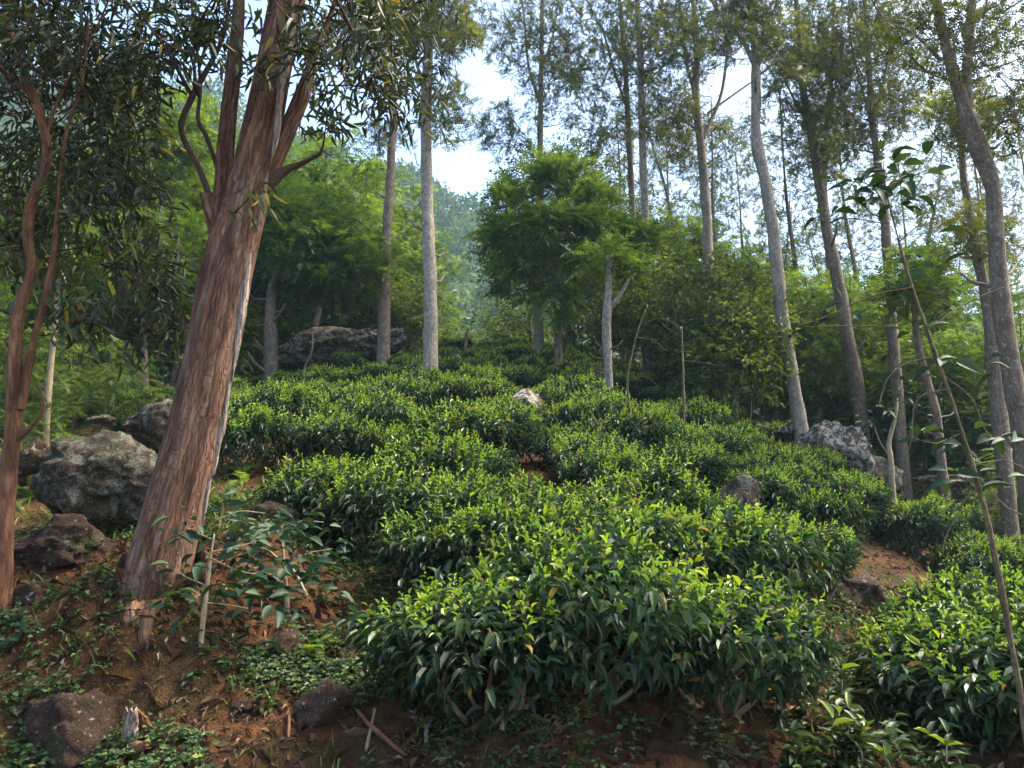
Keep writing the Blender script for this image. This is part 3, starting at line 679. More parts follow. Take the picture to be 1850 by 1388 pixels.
silver('pale grey trunk with a dark scar at its foot beside the lichen boulder', [[(1457, 848, 29), (1448, 780, 27), (1432, 680, 25), (1412, 560, 24), (1396, 420, 22), (1380, 320, 21), (1366, 250, 20), (1366, 160, 19), (1364, 100, 17), (1356, 0, 14), (1340, -140, 9)],
       [(1364, 120, 11), (1345, 80, 9), (1322, 50, 7), (1290, 10, 6), (1270, -50, 4)], [(1366, 140, 6), (1392, 120, 5), (1420, 100, 4)], [(1362, 252, 9), (1355, 246, 7)]], base_hit=(1457, 848),
       crowns=[(1340, 40, 60, 60, 46, 0, 1.2), (1420, 90, 60, 70, 40, 0, 1.4), (1350, -110, 130, 90, 70, 0, 1.8)])
silver('thick reddish trunk bending up the picture edge and forking high', [[(1868, 900, 40), (1850, 800, 38), (1832, 690, 35), (1812, 570, 33), (1800, 450, 31), (1795, 350, 29), (1770, 270, 31), (1744, 200, 28), (1718, 120, 22), (1702, 50, 20), (1690, -20, 16), (1670, -160, 10)],
       [(1748, 205, 22), (1746, 130, 20), (1754, 50, 17), (1756, -30, 13), (1764, -150, 8)], [(1700, 110, 8), (1672, 80, 6), (1640, 55, 5), (1600, 40, 4)], [(1752, 45, 6), (1772, 28, 5), (1784, 18, 4)]], Y=11.5, bark=M_BROWNBARK, n=1.1,
       crowns=[(1700, 60, 100, 90, 60, 0.3, 1.2), (1790, 110, 70, 110, 46, 0.2, 1.2), (1815, 230, 45, 60, 20, 0.2, 0.8), (1730, -110, 180, 90, 70, 0, 1.6)])
silver('slim brown trunk close behind the thick reddish trunk', [[(1800, 700, 26), (1786, 560, 22), (1764, 450, 16), (1746, 350, 13), (1736, 270, 11), (1730, 180, 8), (1722, 60, 6)],
       [(1737, 265, 6), (1722, 230, 5), (1716, 200, 4)]], Y=15.0, bark=M_BROWNBARK,
       crowns=[(1735, 210, 60, 60, 40, 0, 1.1), (1760, 420, 60, 50, 26, 0, 1.0)])
silver('dark stout trunk in the wood behind the lichen boulder', [[(1560, 800, 26), (1548, 700, 26), (1530, 600, 26), (1516, 520, 22), (1495, 420, 19), (1478, 320, 17), (1462, 230, 14), (1448, 130, 11), (1440, 20, 8), (1430, -80, 5)],
       [(1476, 310, 8), (1470, 250, 6), (1440, 190, 5), (1410, 130, 4)]], Y=21.0, bark=M_BROWNBARK,
       crowns=[(1455, 110, 70, 90, 80, 0, 1.6), (1480, 250, 70, 60, 46, 0, 1.4), (1430, -60, 100, 70, 40, 0, 1.8)])
silver('tall trunk rising behind the coffee sapling top', [[(1625, 760, 20), (1612, 600, 19), (1602, 440, 17), (1590, 320, 15), (1576, 220, 13), (1568, 100, 10), (1560, -20, 7)],
       [(1580, 240, 7), (1560, 170, 5), (1540, 90, 4), (1530, 10, 3)], [(1578, 220, 6), (1600, 130, 5), (1612, 40, 3)]], Y=20.0, bark=M_BROWNBARK,
       crowns=[(1575, 70, 90, 90, 110, 0, 1.8), (1560, 210, 80, 60, 50, 0, 1.5), (1640, 180, 50, 60, 30, 0, 1.2), (1570, -80, 120, 80, 50, 0, 1.8)])
silver('thin bare-footed trunk left of the dark stout trunk', [[(1500, 720, 15), (1500, 560, 14), (1496, 420, 13), (1488, 330, 12), (1500, 180, 9), (1506, 40, 6), (1505, -60, 4)]], Y=27.0, bark=M_BROWNBARK,
       crowns=[(1500, 100, 60, 100, 70, 0, 1.8), (1490, 260, 50, 50, 30, 0, 1.4)])
silver('dark trunk at the back of the tea, half hidden by feathery boughs', [[(490, 665, 25), (489, 600, 22), (490, 530, 18), (497, 500, 12), (506, 470, 9), (512, 420, 7)]], Y=22.0, bark=M_BROWNBARK, leaf=L_FEATHERDK,
       crowns=[(560, 440, 90, 80, 110, 0.5, 1.6), (640, 470, 70, 60, 60, 0.3, 1.3), (500, 380, 60, 60, 40, 0.5, 1.2)], name='feathery_tree')
silver('slender pale trunk in the shade near the winding tree', [[(82, 800, 12), (88, 700, 11), (98, 600, 10), (108, 480, 9), (120, 340, 7)]], Y=14.0, bark=M_TWIG,
       crowns=[(110, 430, 90, 90, 46, 0.5, 1.2)], leaf=L_FEATHERDK, name='feathery_tree')
silver('thin brown trunk right of the smaller shaded trunks, near the leaning gum', [[(322, 720, 13), (322, 640, 12), (326, 520, 11), (330, 400, 9), (336, 250, 6)]], Y=24.0, bark=M_BROWNBARK,
       crowns=[(320, 380, 70, 70, 60, 0.5, 1.4), (330, 230, 60, 60, 40, 0, 1.4)], leaf=L_FEATHER, name='feathery_tree')
silver('short mossy trunk in the shaded wood behind the left boulder', [[(262, 735, 12), (262, 660, 11), (258, 580, 10), (262, 460, 8)]], Y=20.0, bark=M_BROWNBARK,
       crowns=[(250, 480, 80, 70, 70, 0.5, 1.6)], leaf=L_FEATHERDK, name='feathery_tree')

# round dense trees in the middle
silver('round bright green feathery tree on the crest', [[(1010, 665, 15), (1008, 600, 14), (1006, 520, 12), (1002, 470, 9), (1000, 400, 6)], [(1006, 510, 7), (1030, 470, 5), (1060, 420, 4)], [(1005, 500, 6), (975, 460, 5), (945, 420, 4)]],
       Y=19.5, bark=M_BROWNBARK, leaf=L_FEATHER, name='feathery_tree', n=1.5, wide=1.0,
       crowns=[(1000, 305, 55, 28, 26, 0.3, 0.9), (935, 350, 50, 24, 22, 0.3, 0.9), (1060, 345, 55, 25, 22, 0.3, 0.9), (905, 420, 38, 24, 15, 0.3, 0.8), (985, 395, 58, 24, 26, -0.4, 0.9), (1080, 405, 62, 24, 28, 0, 1.0), (1150, 425, 45, 20, 15, 0, 0.8), (945, 465, 52, 22, 20, 0, 0.9), (1050, 465, 52, 20, 18, -0.3, 0.9), (1000, 525, 45, 18, 10, -0.3, 0.6), (1012, 575, 30, 16, 6, -0.2, 0.4)])
silver('broad dark rounded tree behind the bright feathery one', [[(1030, 640, 26), (1020, 540, 22), (1010, 440, 16), (1010, 340, 9)], [(1018, 500, 12), (960, 430, 8), (920, 380, 5)], [(1018, 500, 12), (1080, 420, 8), (1110, 360, 5)]],
       Y=27.0, bark=M_BROWNBARK, leaf=L_DARK, tw=M_DARKTWIG, name='broadleaf_tree', group='rounded trees on the crest',
       crowns=[(1010, 350, 112, 88, 150, 0, 2.4), (935, 450, 70, 90, 90, 0, 1.8), (1110, 440, 80, 80, 120, 0.2, 1.8), (1000, 480, 110, 70, 130, 0.3, 1.8)])
silver('pollarded pale trunk with a cut side branch in the upper tea', [[(1101, 722, 16), (1098, 650, 16), (1096, 580, 16), (1100, 520, 14), (1102, 462, 13)], [(1102, 556, 9), (1118, 536, 8), (1132, 512, 7), (1140, 494, 6)]], base_hit=(1101, 725), leaf=L_FEATHER,
       crowns=[(1102, 455, 30, 24, 5, 0, 0.4), (1142, 490, 14, 12, 3, 0, 0.2)], name='pollarded_tree')
silver('leaning grey stem in the right wood below the thick trunk', [[(1700, 830, 17), (1690, 740, 15), (1672, 680, 13), (1655, 600, 11), (1650, 520, 8)]], Y=17.0, bark=M_BROWNBARK,
       crowns=[(1660, 520, 60, 60, 40, 0, 1.3)], leaf=L_FEATHERDK, name='feathery_tree')

# ------------------------------------------------------------------ the wood round the knoll: copies of a few trees
def proto_tree(name, H, r, crowns, leaf, bark, twig_r=0.012, bend=0.5, forks=2, pool_from=0.3):
    """crowns: (x, y, z, rx, ry, rz, n) in metres."""
    root = empty(name, (0, 0, 0), cat='tree')
    n = 7; t = np.linspace(0, 1, n)
    P = np.stack([bend * fbm(np.stack([t * 2, t * 0 + rng.uniform(0, 50), t * 0], 1), 2), bend * fbm(np.stack([t * 2, t * 0 + rng.uniform(0, 50), t * 0 + 9], 1), 2), t * H - 0.3], 1)
    P[:, :2] -= P[0, :2]
    P, R = smooth_path(P, r * (1 - 0.85 * t), 0.4); R = R * (1 + 0.4 * np.exp(-(P[:, 2] + 0.3) / 0.5))
    w = MB(); tube(w, P, R, 9, 0, bark_disp(0.1 * r, 0, 6, 0.3), seed=rng.uniform(0, 40)); w.build('trunk', bark, root)
    T = []
    for x, y, z, rx, ry, rz, k in crowns:
        T.append(np.array((x, y, z)) + rdir(k) * (rng.random(k) ** (1 / 2.4))[:, None] * np.array((rx, ry, rz)))
    T = np.concatenate(T); wood = MB()
    dirs = grow(P[int(len(P) * pool_from):], T, wood, twig_r)
    wood.build('branches', bark, root, kind='stuff')
    lf = MB(); cluster_leaves(lf, T, dirs, leaf); lf.build('crown', leaf.mat, root)
    return root

L_FEA2 = Leaf(FROND_TUFT, M_FEATHER, 10, (0.36, 0.65), 0.7, 0.3, 'flat', (0.1, 1.0))
L_SHR = Leaf(LEAF_SMALL, M_DARKLEAF, 20, (0.11, 0.2), 0.42, 0.26, 'flat', (0.0, 0.9))
L_SHR2 = Leaf(FROND, M_FEATHER, 9, (0.25, 0.45), 0.7, 0.25, 'flat', (0.1, 0.9))
protos = {
    'feather_a': proto_tree('feathery_tree', 9.5, 0.15, [(0, 0, 7.2, 2.6, 2.6, 2.4, 150), (1.4, 0.3, 5.2, 1.6, 1.6, 1.2, 50), (-1.5, -0.4, 4.6, 1.5, 1.5, 1.3, 50)], L_FEA2, M_BROWNBARK),
    'feather_b': proto_tree('feathery_tree', 8.0, 0.13, [(0.3, 0, 6.4, 2.2, 2.2, 1.6, 110), (-1.0, 0.6, 4.4, 1.6, 1.6, 1.2, 60), (1.2, -0.6, 3.4, 1.4, 1.4, 0.9, 40)], L_FEA2, M_BROWNBARK),
    'silver_a': proto_tree('silver_oak', 13.5, 0.14, [(0, 0, 11, 1.9, 1.9, 3.0, 150), (0.5, 0.2, 7.6, 1.5, 1.5, 1.6, 34)], L_GREV, M_BROWNBARK, 0.009, 0.7),
    'silver_b': proto_tree('silver_oak', 12.0, 0.12, [(0.2, 0, 9.6, 1.7, 1.7, 3.0, 120), (-0.6, 0.2, 6.4, 1.3, 1.3, 1.4, 26)], L_GREV, M_GREYBARK, 0.009, 0.9),
    'shrub_a': proto_tree('shrub', 2.6, 0.06, [(0, 0, 2.0, 1.2, 1.2, 1.1, 110), (0.7, 0.3, 1.2, 0.8, 0.8, 0.7, 30)], L_SHR, M_BROWNBARK, 0.006, 0.3, pool_from=0.1),
    'shrub_b': proto_tree('shrub', 2.4, 0.05, [(0, 0, 1.7, 1.3, 1.3, 1.1, 90), (-0.7, 0.2, 0.9, 0.8, 0.8, 0.6, 30)], L_SHR2, M_TWIG, 0.006, 0.3, pool_from=0.1),
}
used = set()
def put(kind, x, y, s, label, group, cat='tree', sz=None):
    z = gz(x, y) if y < 70 else 4
    src = protos[kind]; sc = s if sz is None else (s, s, s * sz)
    if kind in used:
        o = copy_thing(src, (x, y, z), rng.uniform(0, 6.28), sc, label, group)
    else:
        used.add(kind); o = src; o.location = (x, y, z); o.rotation_euler = (0, 0, rng.uniform(0, 6.28)); o.scale = (sc,) * 3 if np.isscalar(sc) else sc
        tag(o, label, None, group)
    o['category'] = cat; WOOD.setdefault(label, []).append((x / y, o))
    return o
WOOD = {}

def put_px(kind, px, Y, s, label, group, cat='tree', sz=None):
    x = (px - 925) / FPX * Y / 1.0
    return put(kind, x, Y, s, label, group, cat, sz)

WL = 'feathery green tree in the wood left of the tea crest'
for px, Y, s in [(330, 27, 1.15), (420, 33, 1.25), (560, 26.5, 1.05), (600, 36, 1.3), (520, 42, 1.35), (655, 33, 1.05), (250, 34, 1.25), (140, 30, 1.2), (40, 36, 1.3), (-60, 28, 1.2), (190, 44, 1.4), (350, 46, 1.5), (460, 50, 1.4), (690, 44, 1.0)]:
    put_px('feather_a' if rng.random() < 0.6 else 'feather_b', px, Y, s, WL, 'feathery trees of the wood left of the tea crest')
WR = 'feathery green tree in the wood right of the tea'
for px, Y, s in [(1250, 31, 0.95), (1330, 34, 0.95), (1400, 30, 0.9), (1470, 36, 1.0), (1540, 30, 0.9), (1620, 34, 0.95), (1690, 28, 0.85), (1760, 33, 0.9), (1830, 27, 0.85), (1900, 32, 0.95), (1580, 42, 1.05), (1720, 44, 1.0), (1440, 46, 1.1), (1300, 45, 1.1), (1860, 45, 1.1)]:
    put_px('feather_b' if rng.random() < 0.6 else 'feather_a', px, Y, s, WR, 'feathery trees of the wood right of the tea')
WY = 'young feathery tree at the near edge of the right wood'
for px, Y, s in [(1480, 24, 0.62), (1535, 22.5, 0.6), (1640, 24, 0.68), (1700, 21, 0.6), (1770, 23, 0.66), (1840, 20, 0.6), (1890, 24, 0.7), (1420, 27, 0.75), (1590, 27, 0.8), (1220, 27, 0.7), (1290, 27, 0.75), (1360, 26, 0.72)]:
    put_px('feather_b' if rng.random() < 0.5 else 'feather_a', px, Y, s, WY, 'young feathery trees at the edge of the right wood')
WZ = 'young feathery tree at the near edge of the left wood'
for px, Y, s in [(40, 20, 0.6), (120, 24, 0.7), (200, 21, 0.62), (290, 23, 0.66), (370, 27, 0.7), (520, 27.5, 0.75), (600, 30, 0.8), (660, 29, 0.72), (740, 34, 0.8)]:
    put_px('feather_b' if rng.random() < 0.5 else 'feather_a', px, Y, s, WZ, 'young feathery trees at the edge of the left wood')
WS = 'thin trunked tree with airy crown far behind the knoll'
for px, Y, s in [(1215, 36, 1.15), (1340, 38, 1.15), (1425, 40, 1.2), (1530, 38, 1.15), (1655, 37, 1.2), (1735, 40, 1.2), (1815, 36, 1.1), (1385, 52, 1.4), (1600, 50, 1.4), (1200, 50, 1.35), (1880, 24, 0.95),
                  (1240, 30, 1.1), (1310, 29, 1.0), (1460, 30, 1.05), (1565, 29, 1.0), (1690, 30, 1.1), (1790, 29, 1.0), (640, 45, 1.35), (560, 50, 1.3), (300, 50, 1.3), (1060, 42, 1.2), (1110, 37, 1.15)]:
    put_px('silver_a' if rng.random() < 0.5 else 'silver_b', px, Y, s, WS, 'airy slender trees far back in the wood')
WB = 'low leafy shrub in the undergrowth beside the tea'
for px, Y, s in [(1210, 25, 1.1), (1260, 22.5, 1.0), (1395, 24, 1.1), (1440, 25, 1.3), (1500, 22.5, 1.2), (1560, 26, 1.4), (1600, 22, 1.1), (1660, 21, 1.1), (1720, 23, 1.3), (1780, 20, 1.1), (1840, 22, 1.2), (1750, 28, 1.5), (1640, 30, 1.6), (1480, 31, 1.6), (1850, 17, 0.9), (1900, 19, 1.2),
                  (60, 18, 1.0), (130, 21, 1.2), (210, 24, 1.3), (300, 27, 1.3), (-20, 22, 1.4), (380, 25, 1.2), (430, 29, 1.2), (170, 16.5, 0.8), (20, 14.5, 0.8), (555, 29, 1.3), (640, 31, 1.3), (730, 29.5, 1.1), (480, 27, 1.2), (745, 33, 1.4), (690, 30, 1.2)]:
    put_px('shrub_a' if rng.random() < 0.4 else 'shrub_b', px, Y, s, WB, 'shrubs in the undergrowth', 'shrub')
ORD0 = 'first second third fourth fifth sixth seventh eighth ninth tenth eleventh twelfth thirteenth fourteenth fifteenth sixteenth seventeenth eighteenth nineteenth twentieth'.split() + ['twenty-' + w for w in 'first second third fourth fifth sixth seventh eighth ninth'.split()] + ['thirtieth', 'thirty-first', 'thirty-second']
for lab_, lst in WOOD.items():
    for i_, (_, o_) in enumerate(sorted(lst, key=lambda q: q[0])): o_['label'] = f'{lab_}, {ORD0[i_]} from the left'
for px, Y, s, k, l in [(865, 34, 1.0, 'shrub_b', 'grey green shrub behind the crest of the tea, left of the round tree'), (930, 33, 1.25, 'shrub_a', 'dark shrub behind the crest, under the left side of the round tree'), (905, 36, 1.35, 'shrub_b', 'taller pale shrub behind the crest at the foot of the mountain view'),
                       (830, 36, 0.8, 'shrub_a', 'small round shrub just right of the tall straight grey trunk'), (1075, 25.5, 1.1, 'shrub_a', 'dark dense shrub right of the feathery tree trunk')]:
    put_px(k, px, Y, s, l, 'shrubs behind the tea crest', 'shrub')
for px, Y, s, l in [(1300, 19.5, 1.25, 'dense dark evergreen shrub behind the thin pale sapling'), (1350, 18.5, 1.1, 'dark evergreen shrub left of the scarred grey trunk'), (1240, 21.5, 1.0, 'tall dark leafy shrub below the forking trunk'), (1330, 22, 1.3, 'largest leafy shrub tree left of the scarred grey trunk'), (1180, 22.5, 1.2, 'dark shrub at the foot of the straight lichen-flecked trunk')]:
    put_px('shrub_a', px, Y, s, l, 'dark evergreen shrubs above the tea', 'shrub', 1.15)

# ------------------------------------------------------------------ rocks
import bmesh
def ico(sub):
    bm = bmesh.new(); bmesh.ops.create_icosphere(bm, subdivisions=sub, radius=1.0)
    V = np.array([v.co[:] for v in bm.verts]); F = np.array([[v.index for v in f.verts] for f in bm.faces]); bm.free()
    return V, F
ICO5, ICO4 = ico(5), ico(4)
ROCKS = []
def rock(label, px, py, wpx, hpx, Y, depth=0.8, mat=None, rot=0.0, seed=0, cuts=9, rough=0.13, sub=ICO4, name='boulder', group=None):
    if Y is None: Y = float(hit(px, py + hpx * 0.22, 2.6, 40)[1]) + wpx * 0.12 * 0.0035
    c = at(px, py, Y); rx = wpx / 2 * mpp(Y); rz = hpx / 2 * mpp(Y); ry = rx * depth
    V, F = sub; V = V.copy(); r2 = np.random.default_rng(seed + 100)
    for k in range(cuts):
        nrm = unit(r2.normal(size=3)); dd = r2.uniform(0.5, 0.8); s = V @ nrm - dd
        V = V - np.where(s > 0, s * 0.85, 0)[:, None] * nrm
    q = V * 1.1 + seed * 3.7
    V = V * (1 + 1.8 * rough * fbm(q, 3) + rough * 0.8 * fbm(q * 4, 4) - rough * 0.5 * np.maximum(0, 0.12 - np.abs(fbm(q * 2.2 + 9, 2))) / 0.12 + rough * 0.3 * fbm(q * 14, 2))[:, None]
    V = V / np.abs(V).max(0)
    cr, sr = math.cos(rot), math.sin(rot)
    W = V * np.array((rx, ry, rz)); W = np.stack([W[:, 0] * cr + W[:, 2] * sr, W[:, 1], -W[:, 0] * sr + W[:, 2] * cr], 1)
    m = MB(); m.add(W, [F])
    o = m.build(name, mat or M_ROCK, label=label, cat='rock', group=group); o.location = Vector(c)
    ROCKS.append((c, max(rx, ry)))
    return o
rock('big rounded boulder with grey lichen beside the leaning red trunk', 196, 862, 270, 172, 6.5, 0.8, M_ROCK, 0.05, 3, cuts=5, sub=ICO5)
rock('dark low boulder with white lichen flecks under the bigger one', 105, 985, 190, 118, 5.65, 0.7, M_ROCKDARK, 0.12, 5, sub=ICO5)
rock('grey boulder half hidden behind the leaning trunk', 300, 778, 160, 115, 7.8, 0.8, M_ROCK, -0.25, 8, sub=ICO5)
rock('sloping dark slab with moss behind the left boulder', 72, 835, 110, 80, 8.2, 0.6, M_ROCKDARK, -0.5, 9)
rock('long flat lichen slab at the back of the tea', 622, 626, 240, 88, 25.0, 0.5, M_ROCKPALE, -0.22, 12, 7, sub=ICO5)
rock('small white-topped rock poking out of the middle tea rows', 942, 738, 84, 84, float(hit(942, 790)[1]), 0.8, M_ROCKPALE, 0.0, 14)
rock('lichen-splashed boulder behind the scarred grey trunk', 1515, 818, 150, 118, 16.5, 0.8, M_ROCKPALE, 0.25, 17, sub=ICO5)
rock('low grey rock tailing off from the lichen-splashed boulder', 1585, 852, 90, 60, 16.8, 0.8, M_ROCK, 0.3, 19)
rock('dark rounded rock breaking through the right tea hedge', 1332, 902, 92, 104, float(hit(1332, 965)[1]), 0.8, M_ROCK, 0.2, 21)
rock('brown rock wedged under the tea hedge by the bare path', 1560, 1075, 110, 85, None, 0.7, M_ROCKDARK, 0.45, 23)
rock('dark boulder half buried at the foot of the bank', 130, 1335, 230, 180, None, 0.7, M_ROCKDARK, 0.1, 25, sub=ICO5)
rock('dark mossy stone with white lichen in the lower bank', 588, 1285, 110, 110, None, 0.7, M_ROCKDARK, 0.0, 27)
rock('pale flaking rock beside the front tea bush', 655, 1150, 62, 90, None, 0.7, M_ROCKPALE, 0.2, 29)
rock('flat-topped brown stone in the bank right of the coffee sapling', 505, 1168, 100, 80, None, 0.8, M_ROCKDARK, -0.2, 31)
rock('dull red stone in the litter right of the leaning trunk', 500, 930, 95, 52, None, 0.8, M_ROCKDARK, 0.0, 33)
rock('small reddish stone in the clover', 440, 1278, 52, 34, None, 0.8, M_ROCKDARK, 0.0, 35)
rock('pale flat rock at the edge of the right wood', 1700, 868, 130, 22, 17.5, 0.8, M_ROCKPALE, 0.03, 37)
rock('small grey rock left of the lichen-splashed boulder', 1424, 778, 50, 30, 18.5, 0.8, M_ROCKPALE, 0.0, 39)
rock('little pale rock near the crest right of the tall grey trunk', 822, 648, 24, 18, 21.0, 0.8, M_ROCKPALE, 0.0, 41)
rock('little brown rock in the tea right of the pollarded trunk', 1078, 672, 34, 18, 18.0, 0.8, M_ROCKDARK, 0.0, 43)
rock('ochre stone jutting from the bare bank', 76, 1052, 46, 28, None, 0.8, M_ROCKDARK, 0.1, 45)
rock('squat stone sunk in the red bank below the dark boulder', 50, 1085, 60, 60, None, 0.8, M_ROCKDARK, 0.0, 47)
rock('grey stone seen over the tea beside the left boulder', 186, 762, 60, 26, 10.5, 0.8, M_ROCK, 0.0, 49)
rock('brown clod of rock under the front hedge', 950, 1300, 60, 36, None, 0.8, M_ROCKDARK, 0.1, 51)

# ------------------------------------------------------------------ tea bushes
def tea_proto(seed, R=0.58, H=0.70, n_sprig=245, n_side=150):
    global rng
    keep = rng; rng = np.random.default_rng(seed)
    root = empty('tea_bush', cat='tea bush')
    ph = rng.uniform(0, 6.28, 4)
    def rad(a): return R * (1 + 0.10 * np.sin(2 * a + ph[0]) + 0.09 * np.sin(3 * a + ph[1]) + 0.05 * np.sin(7 * a + ph[2]))
    def top(x, y):
        r = np.hypot(x, y) / rad(np.arctan2(y, x))
        q = np.stack([x, y, x * 0 + seed], 1)
        return H * (1 - 0.30 * np.clip(r, 0, 1.1) ** 3) + 0.13 * fbm(q * 4.5, 2)
    lf = MB(); sh = MB()
    # leafy sprigs: leaves in a spiral along short upright stems, dark below and bright at some of the tips
    m = n_sprig; a = rng.uniform(0, 6.28, m); r = np.sqrt(rng.random(m)); x = r * rad(a) * np.cos(a) * 0.95; y = r * rad(a) * np.sin(a) * 0.95
    z = top(x, y) + rng.normal(0, 0.035, m); out = np.stack([np.cos(a), np.sin(a), np.zeros(m)], 1)
    ax = unit(np.array((0, 0, 1.0)) + out * (0.15 + 0.55 * r ** 2)[:, None] + rdir(m) * 0.28); tip = np.stack([x, y, z], 1); az0 = rng.uniform(0, 6.28, m)
    bright = np.clip((rng.random(m) < 0.78) * rng.uniform(0.70, 1.05, m) + 0.10, 0, 1.05); big = rng.uniform(0.8, 1.2, m)
    E1 = unit(np.cross(ax, np.array((0.3, 0.9, 0.2)))); E2 = np.cross(ax, E1)
    for k in range(10):
        t = k / 9.0; az = az0 + k * 2.4 + rng.normal(0, 0.25, m); side = E1 * np.cos(az)[:, None] + E2 * np.sin(az)[:, None]
        ang = 0.30 + 1.15 * t ** 0.7 + rng.normal(0, 0.16, m)
        D = unit(ax * np.cos(ang)[:, None] + side * np.sin(ang)[:, None]); L = (0.036 + 0.048 * min(1, t * 1.5)) * big * rng.uniform(0.8, 1.2, m)
        tn = np.where(k < 4, bright * (0.95 - 0.10 * k), 0.34 - 0.22 * t) + rng.normal(0, 0.05, m)
        tn = np.where(rng.random(m) < (0.0 if k < 4 else 0.008), 1.0, np.clip(tn, 0, 0.9))
        leaves(sh if k < 4 else lf, tip - ax * (0.005 + 0.21 * t * big)[:, None], D, unit(ax - D * 0.3 + rdir(m) * 0.22), L, L * rng.uniform(0.32, 0.44, m), LEAF_TEA, tn, rng.uniform(0, 0.3, m) + 0.25 * t)
    m = n_side; a = rng.uniform(0, 6.28, m); hh = rng.random(m) ** 0.8; rr = rad(a) * (0.70 + 0.30 * np.sin(hh * 1.7)) * (1 - np.abs(rng.normal(0, 0.08, m)))
    tip = np.stack([rr * np.cos(a), rr * np.sin(a), 0.13 + hh * (H * 0.74 - 0.13)], 1); out = np.stack([np.cos(a), np.sin(a), np.zeros(m)], 1)
    ax = unit(out * 0.8 + np.array((0, 0, 0.35)) + rdir(m) * 0.4); az0 = rng.uniform(0, 6.28, m); E1 = unit(np.cross(ax, np.array((0.3, 0.2, 0.9)))); E2 = np.cross(ax, E1)
    for k in range(8):
        t = k / 7.0; az = az0 + k * 2.4; side = E1 * np.cos(az)[:, None] + E2 * np.sin(az)[:, None]; ang = 0.5 + 0.9 * t + rng.normal(0, 0.2, m)
        D = unit(ax * np.cos(ang)[:, None] + side * np.sin(ang)[:, None] + np.array((0, 0, -0.35))); L = rng.uniform(0.05, 0.092, m)
        tn = np.where(rng.random(m) < 0.015, 1.0, np.clip(rng.normal(0.17, 0.12, m), 0, 0.55))
        leaves(lf, tip - ax * (0.20 * t), D, unit(np.array((0, 0, 0.8)) + out * 0.4 + rdir(m) * 0.35), L, L * rng.uniform(0.33, 0.42, m), LEAF_TEA, tn, rng.uniform(0.1, 0.5, m))
    lf.build('foliage', M_TEA, root, kind='stuff'); sh.build('young_shoots', M_TEA, root, kind='stuff')
    st = MB()
    for k in range(11):
        az = rng.uniform(0, 6.28); e = np.array((math.cos(az), math.sin(az), 0)) * rng.uniform(0.2, 0.5) + np.array((0, 0, rng.uniform(0.38, 0.62)))
        b = np.array((rng.normal(0, 0.05), rng.normal(0, 0.05), -0.12)); mid = b + (e - b) * 0.45 + np.array((*rng.normal(0, 0.06, 2), -0.05))
        Pp, Rr = smooth_path([b, mid, e], [rng.uniform(0.014, 0.024), 0.011, 0.006], 0.07); tube(st, Pp, Rr, 5)
    st.build('stems', M_TEASTEM, root, kind='stuff')
    rng = keep
    return root
TEA = [tea_proto(200 + i) for i in range(6)]
tea_used = [False] * len(TEA)
trunk_spots = []
for o in bpy.data.objects:
    if o.type == 'EMPTY' and o.get('category') == 'tree': trunk_spots.append((o.location.x, o.location.y))
spots = []
Yr = 4.62; row = 0
LB = ([4, 6, 7.4, 8.2, 9.2, 11, 14, 18, 22, 26, 31], [715, 660, 570, 480, 440, 410, 320, 180, 130, 330, 420])
RB = ([5, 12, 15, 17, 19, 22, 26, 31], [1980, 1980, 1900, 1600, 1470, 1200, 1150, 1010])
while Yr < 31:
    x = -16.0 + rng.uniform(0, 0.5)
    while x < 16:
        y = Yr + (0.030 * x * x if x > 0 else 0.010 * x * x); y = Yr + min(y - Yr, 3.2) + rng.normal(0, 0.09) + 0.25 * math.sin(x * 0.9 + row * 2.1)
        xx = x + rng.normal(0, 0.08)
        z = gz(xx, y); px, py = project((xx, y, z)); px, py = float(px[0]), float(py[0])
        _, pt = project((xx, y, z + 0.8)); pt = float(pt[0])
        ok = np.interp(y, *LB) < px < np.interp(y, *RB) and y < 31
        if py > 1130 and 1375 < px < 1775: ok = False
        if 1010 < py <= 1130 and 1490 < px < 1700: ok = False        # the bare path on the right
        for (cx, cy, rx, ry) in [(1000, 915, 62, 60), (480, 890, 80, 45), (430, 970, 90, 80)]:
            if ((px - cx) / rx) ** 2 + ((py - cy) / ry) ** 2 < 1: ok = False
        for (c, r) in ROCKS:
            if y > 5.2 and math.hypot(c[0] - xx, c[1] - y) < r * 0.75 + 0.25: ok = False
            if -1.3 < y - c[1] + 0.0 < -0.05 and abs(c[0] - xx) < r * 0.9 and c[2] - z < 0.75 and r < 0.9 and c[1] > 8: ok = False   # leave the rocks in view
        for (tx, ty) in trunk_spots:
            if math.hypot(tx - xx, ty - y) < 0.42: ok = False
        if rng.random() < 0.08 and y > 6.0: ok = False
        if ok: spots.append((row, xx, y, z, px))
        x += (0.62 if y < 7.5 else 0.76 + 0.008 * y) * rng.uniform(0.92, 1.08)
    Yr += 1.19 + 0.012 * Yr; row += 1
ORD = 'first second third fourth fifth sixth seventh eighth ninth tenth eleventh twelfth thirteenth fourteenth fifteenth sixteenth seventeenth eighteenth nineteenth twentieth'.split() + ['twenty-' + w for w in 'first second third fourth fifth sixth seventh eighth ninth'.split()] + ['thirtieth'] + ['thirty-' + w for w in 'first second third fourth fifth sixth seventh eighth ninth'.split()]
print('TEA', len(spots), 'rows', row)
spots.sort(key=lambda q: (q[0], q[4])); in_row = {}
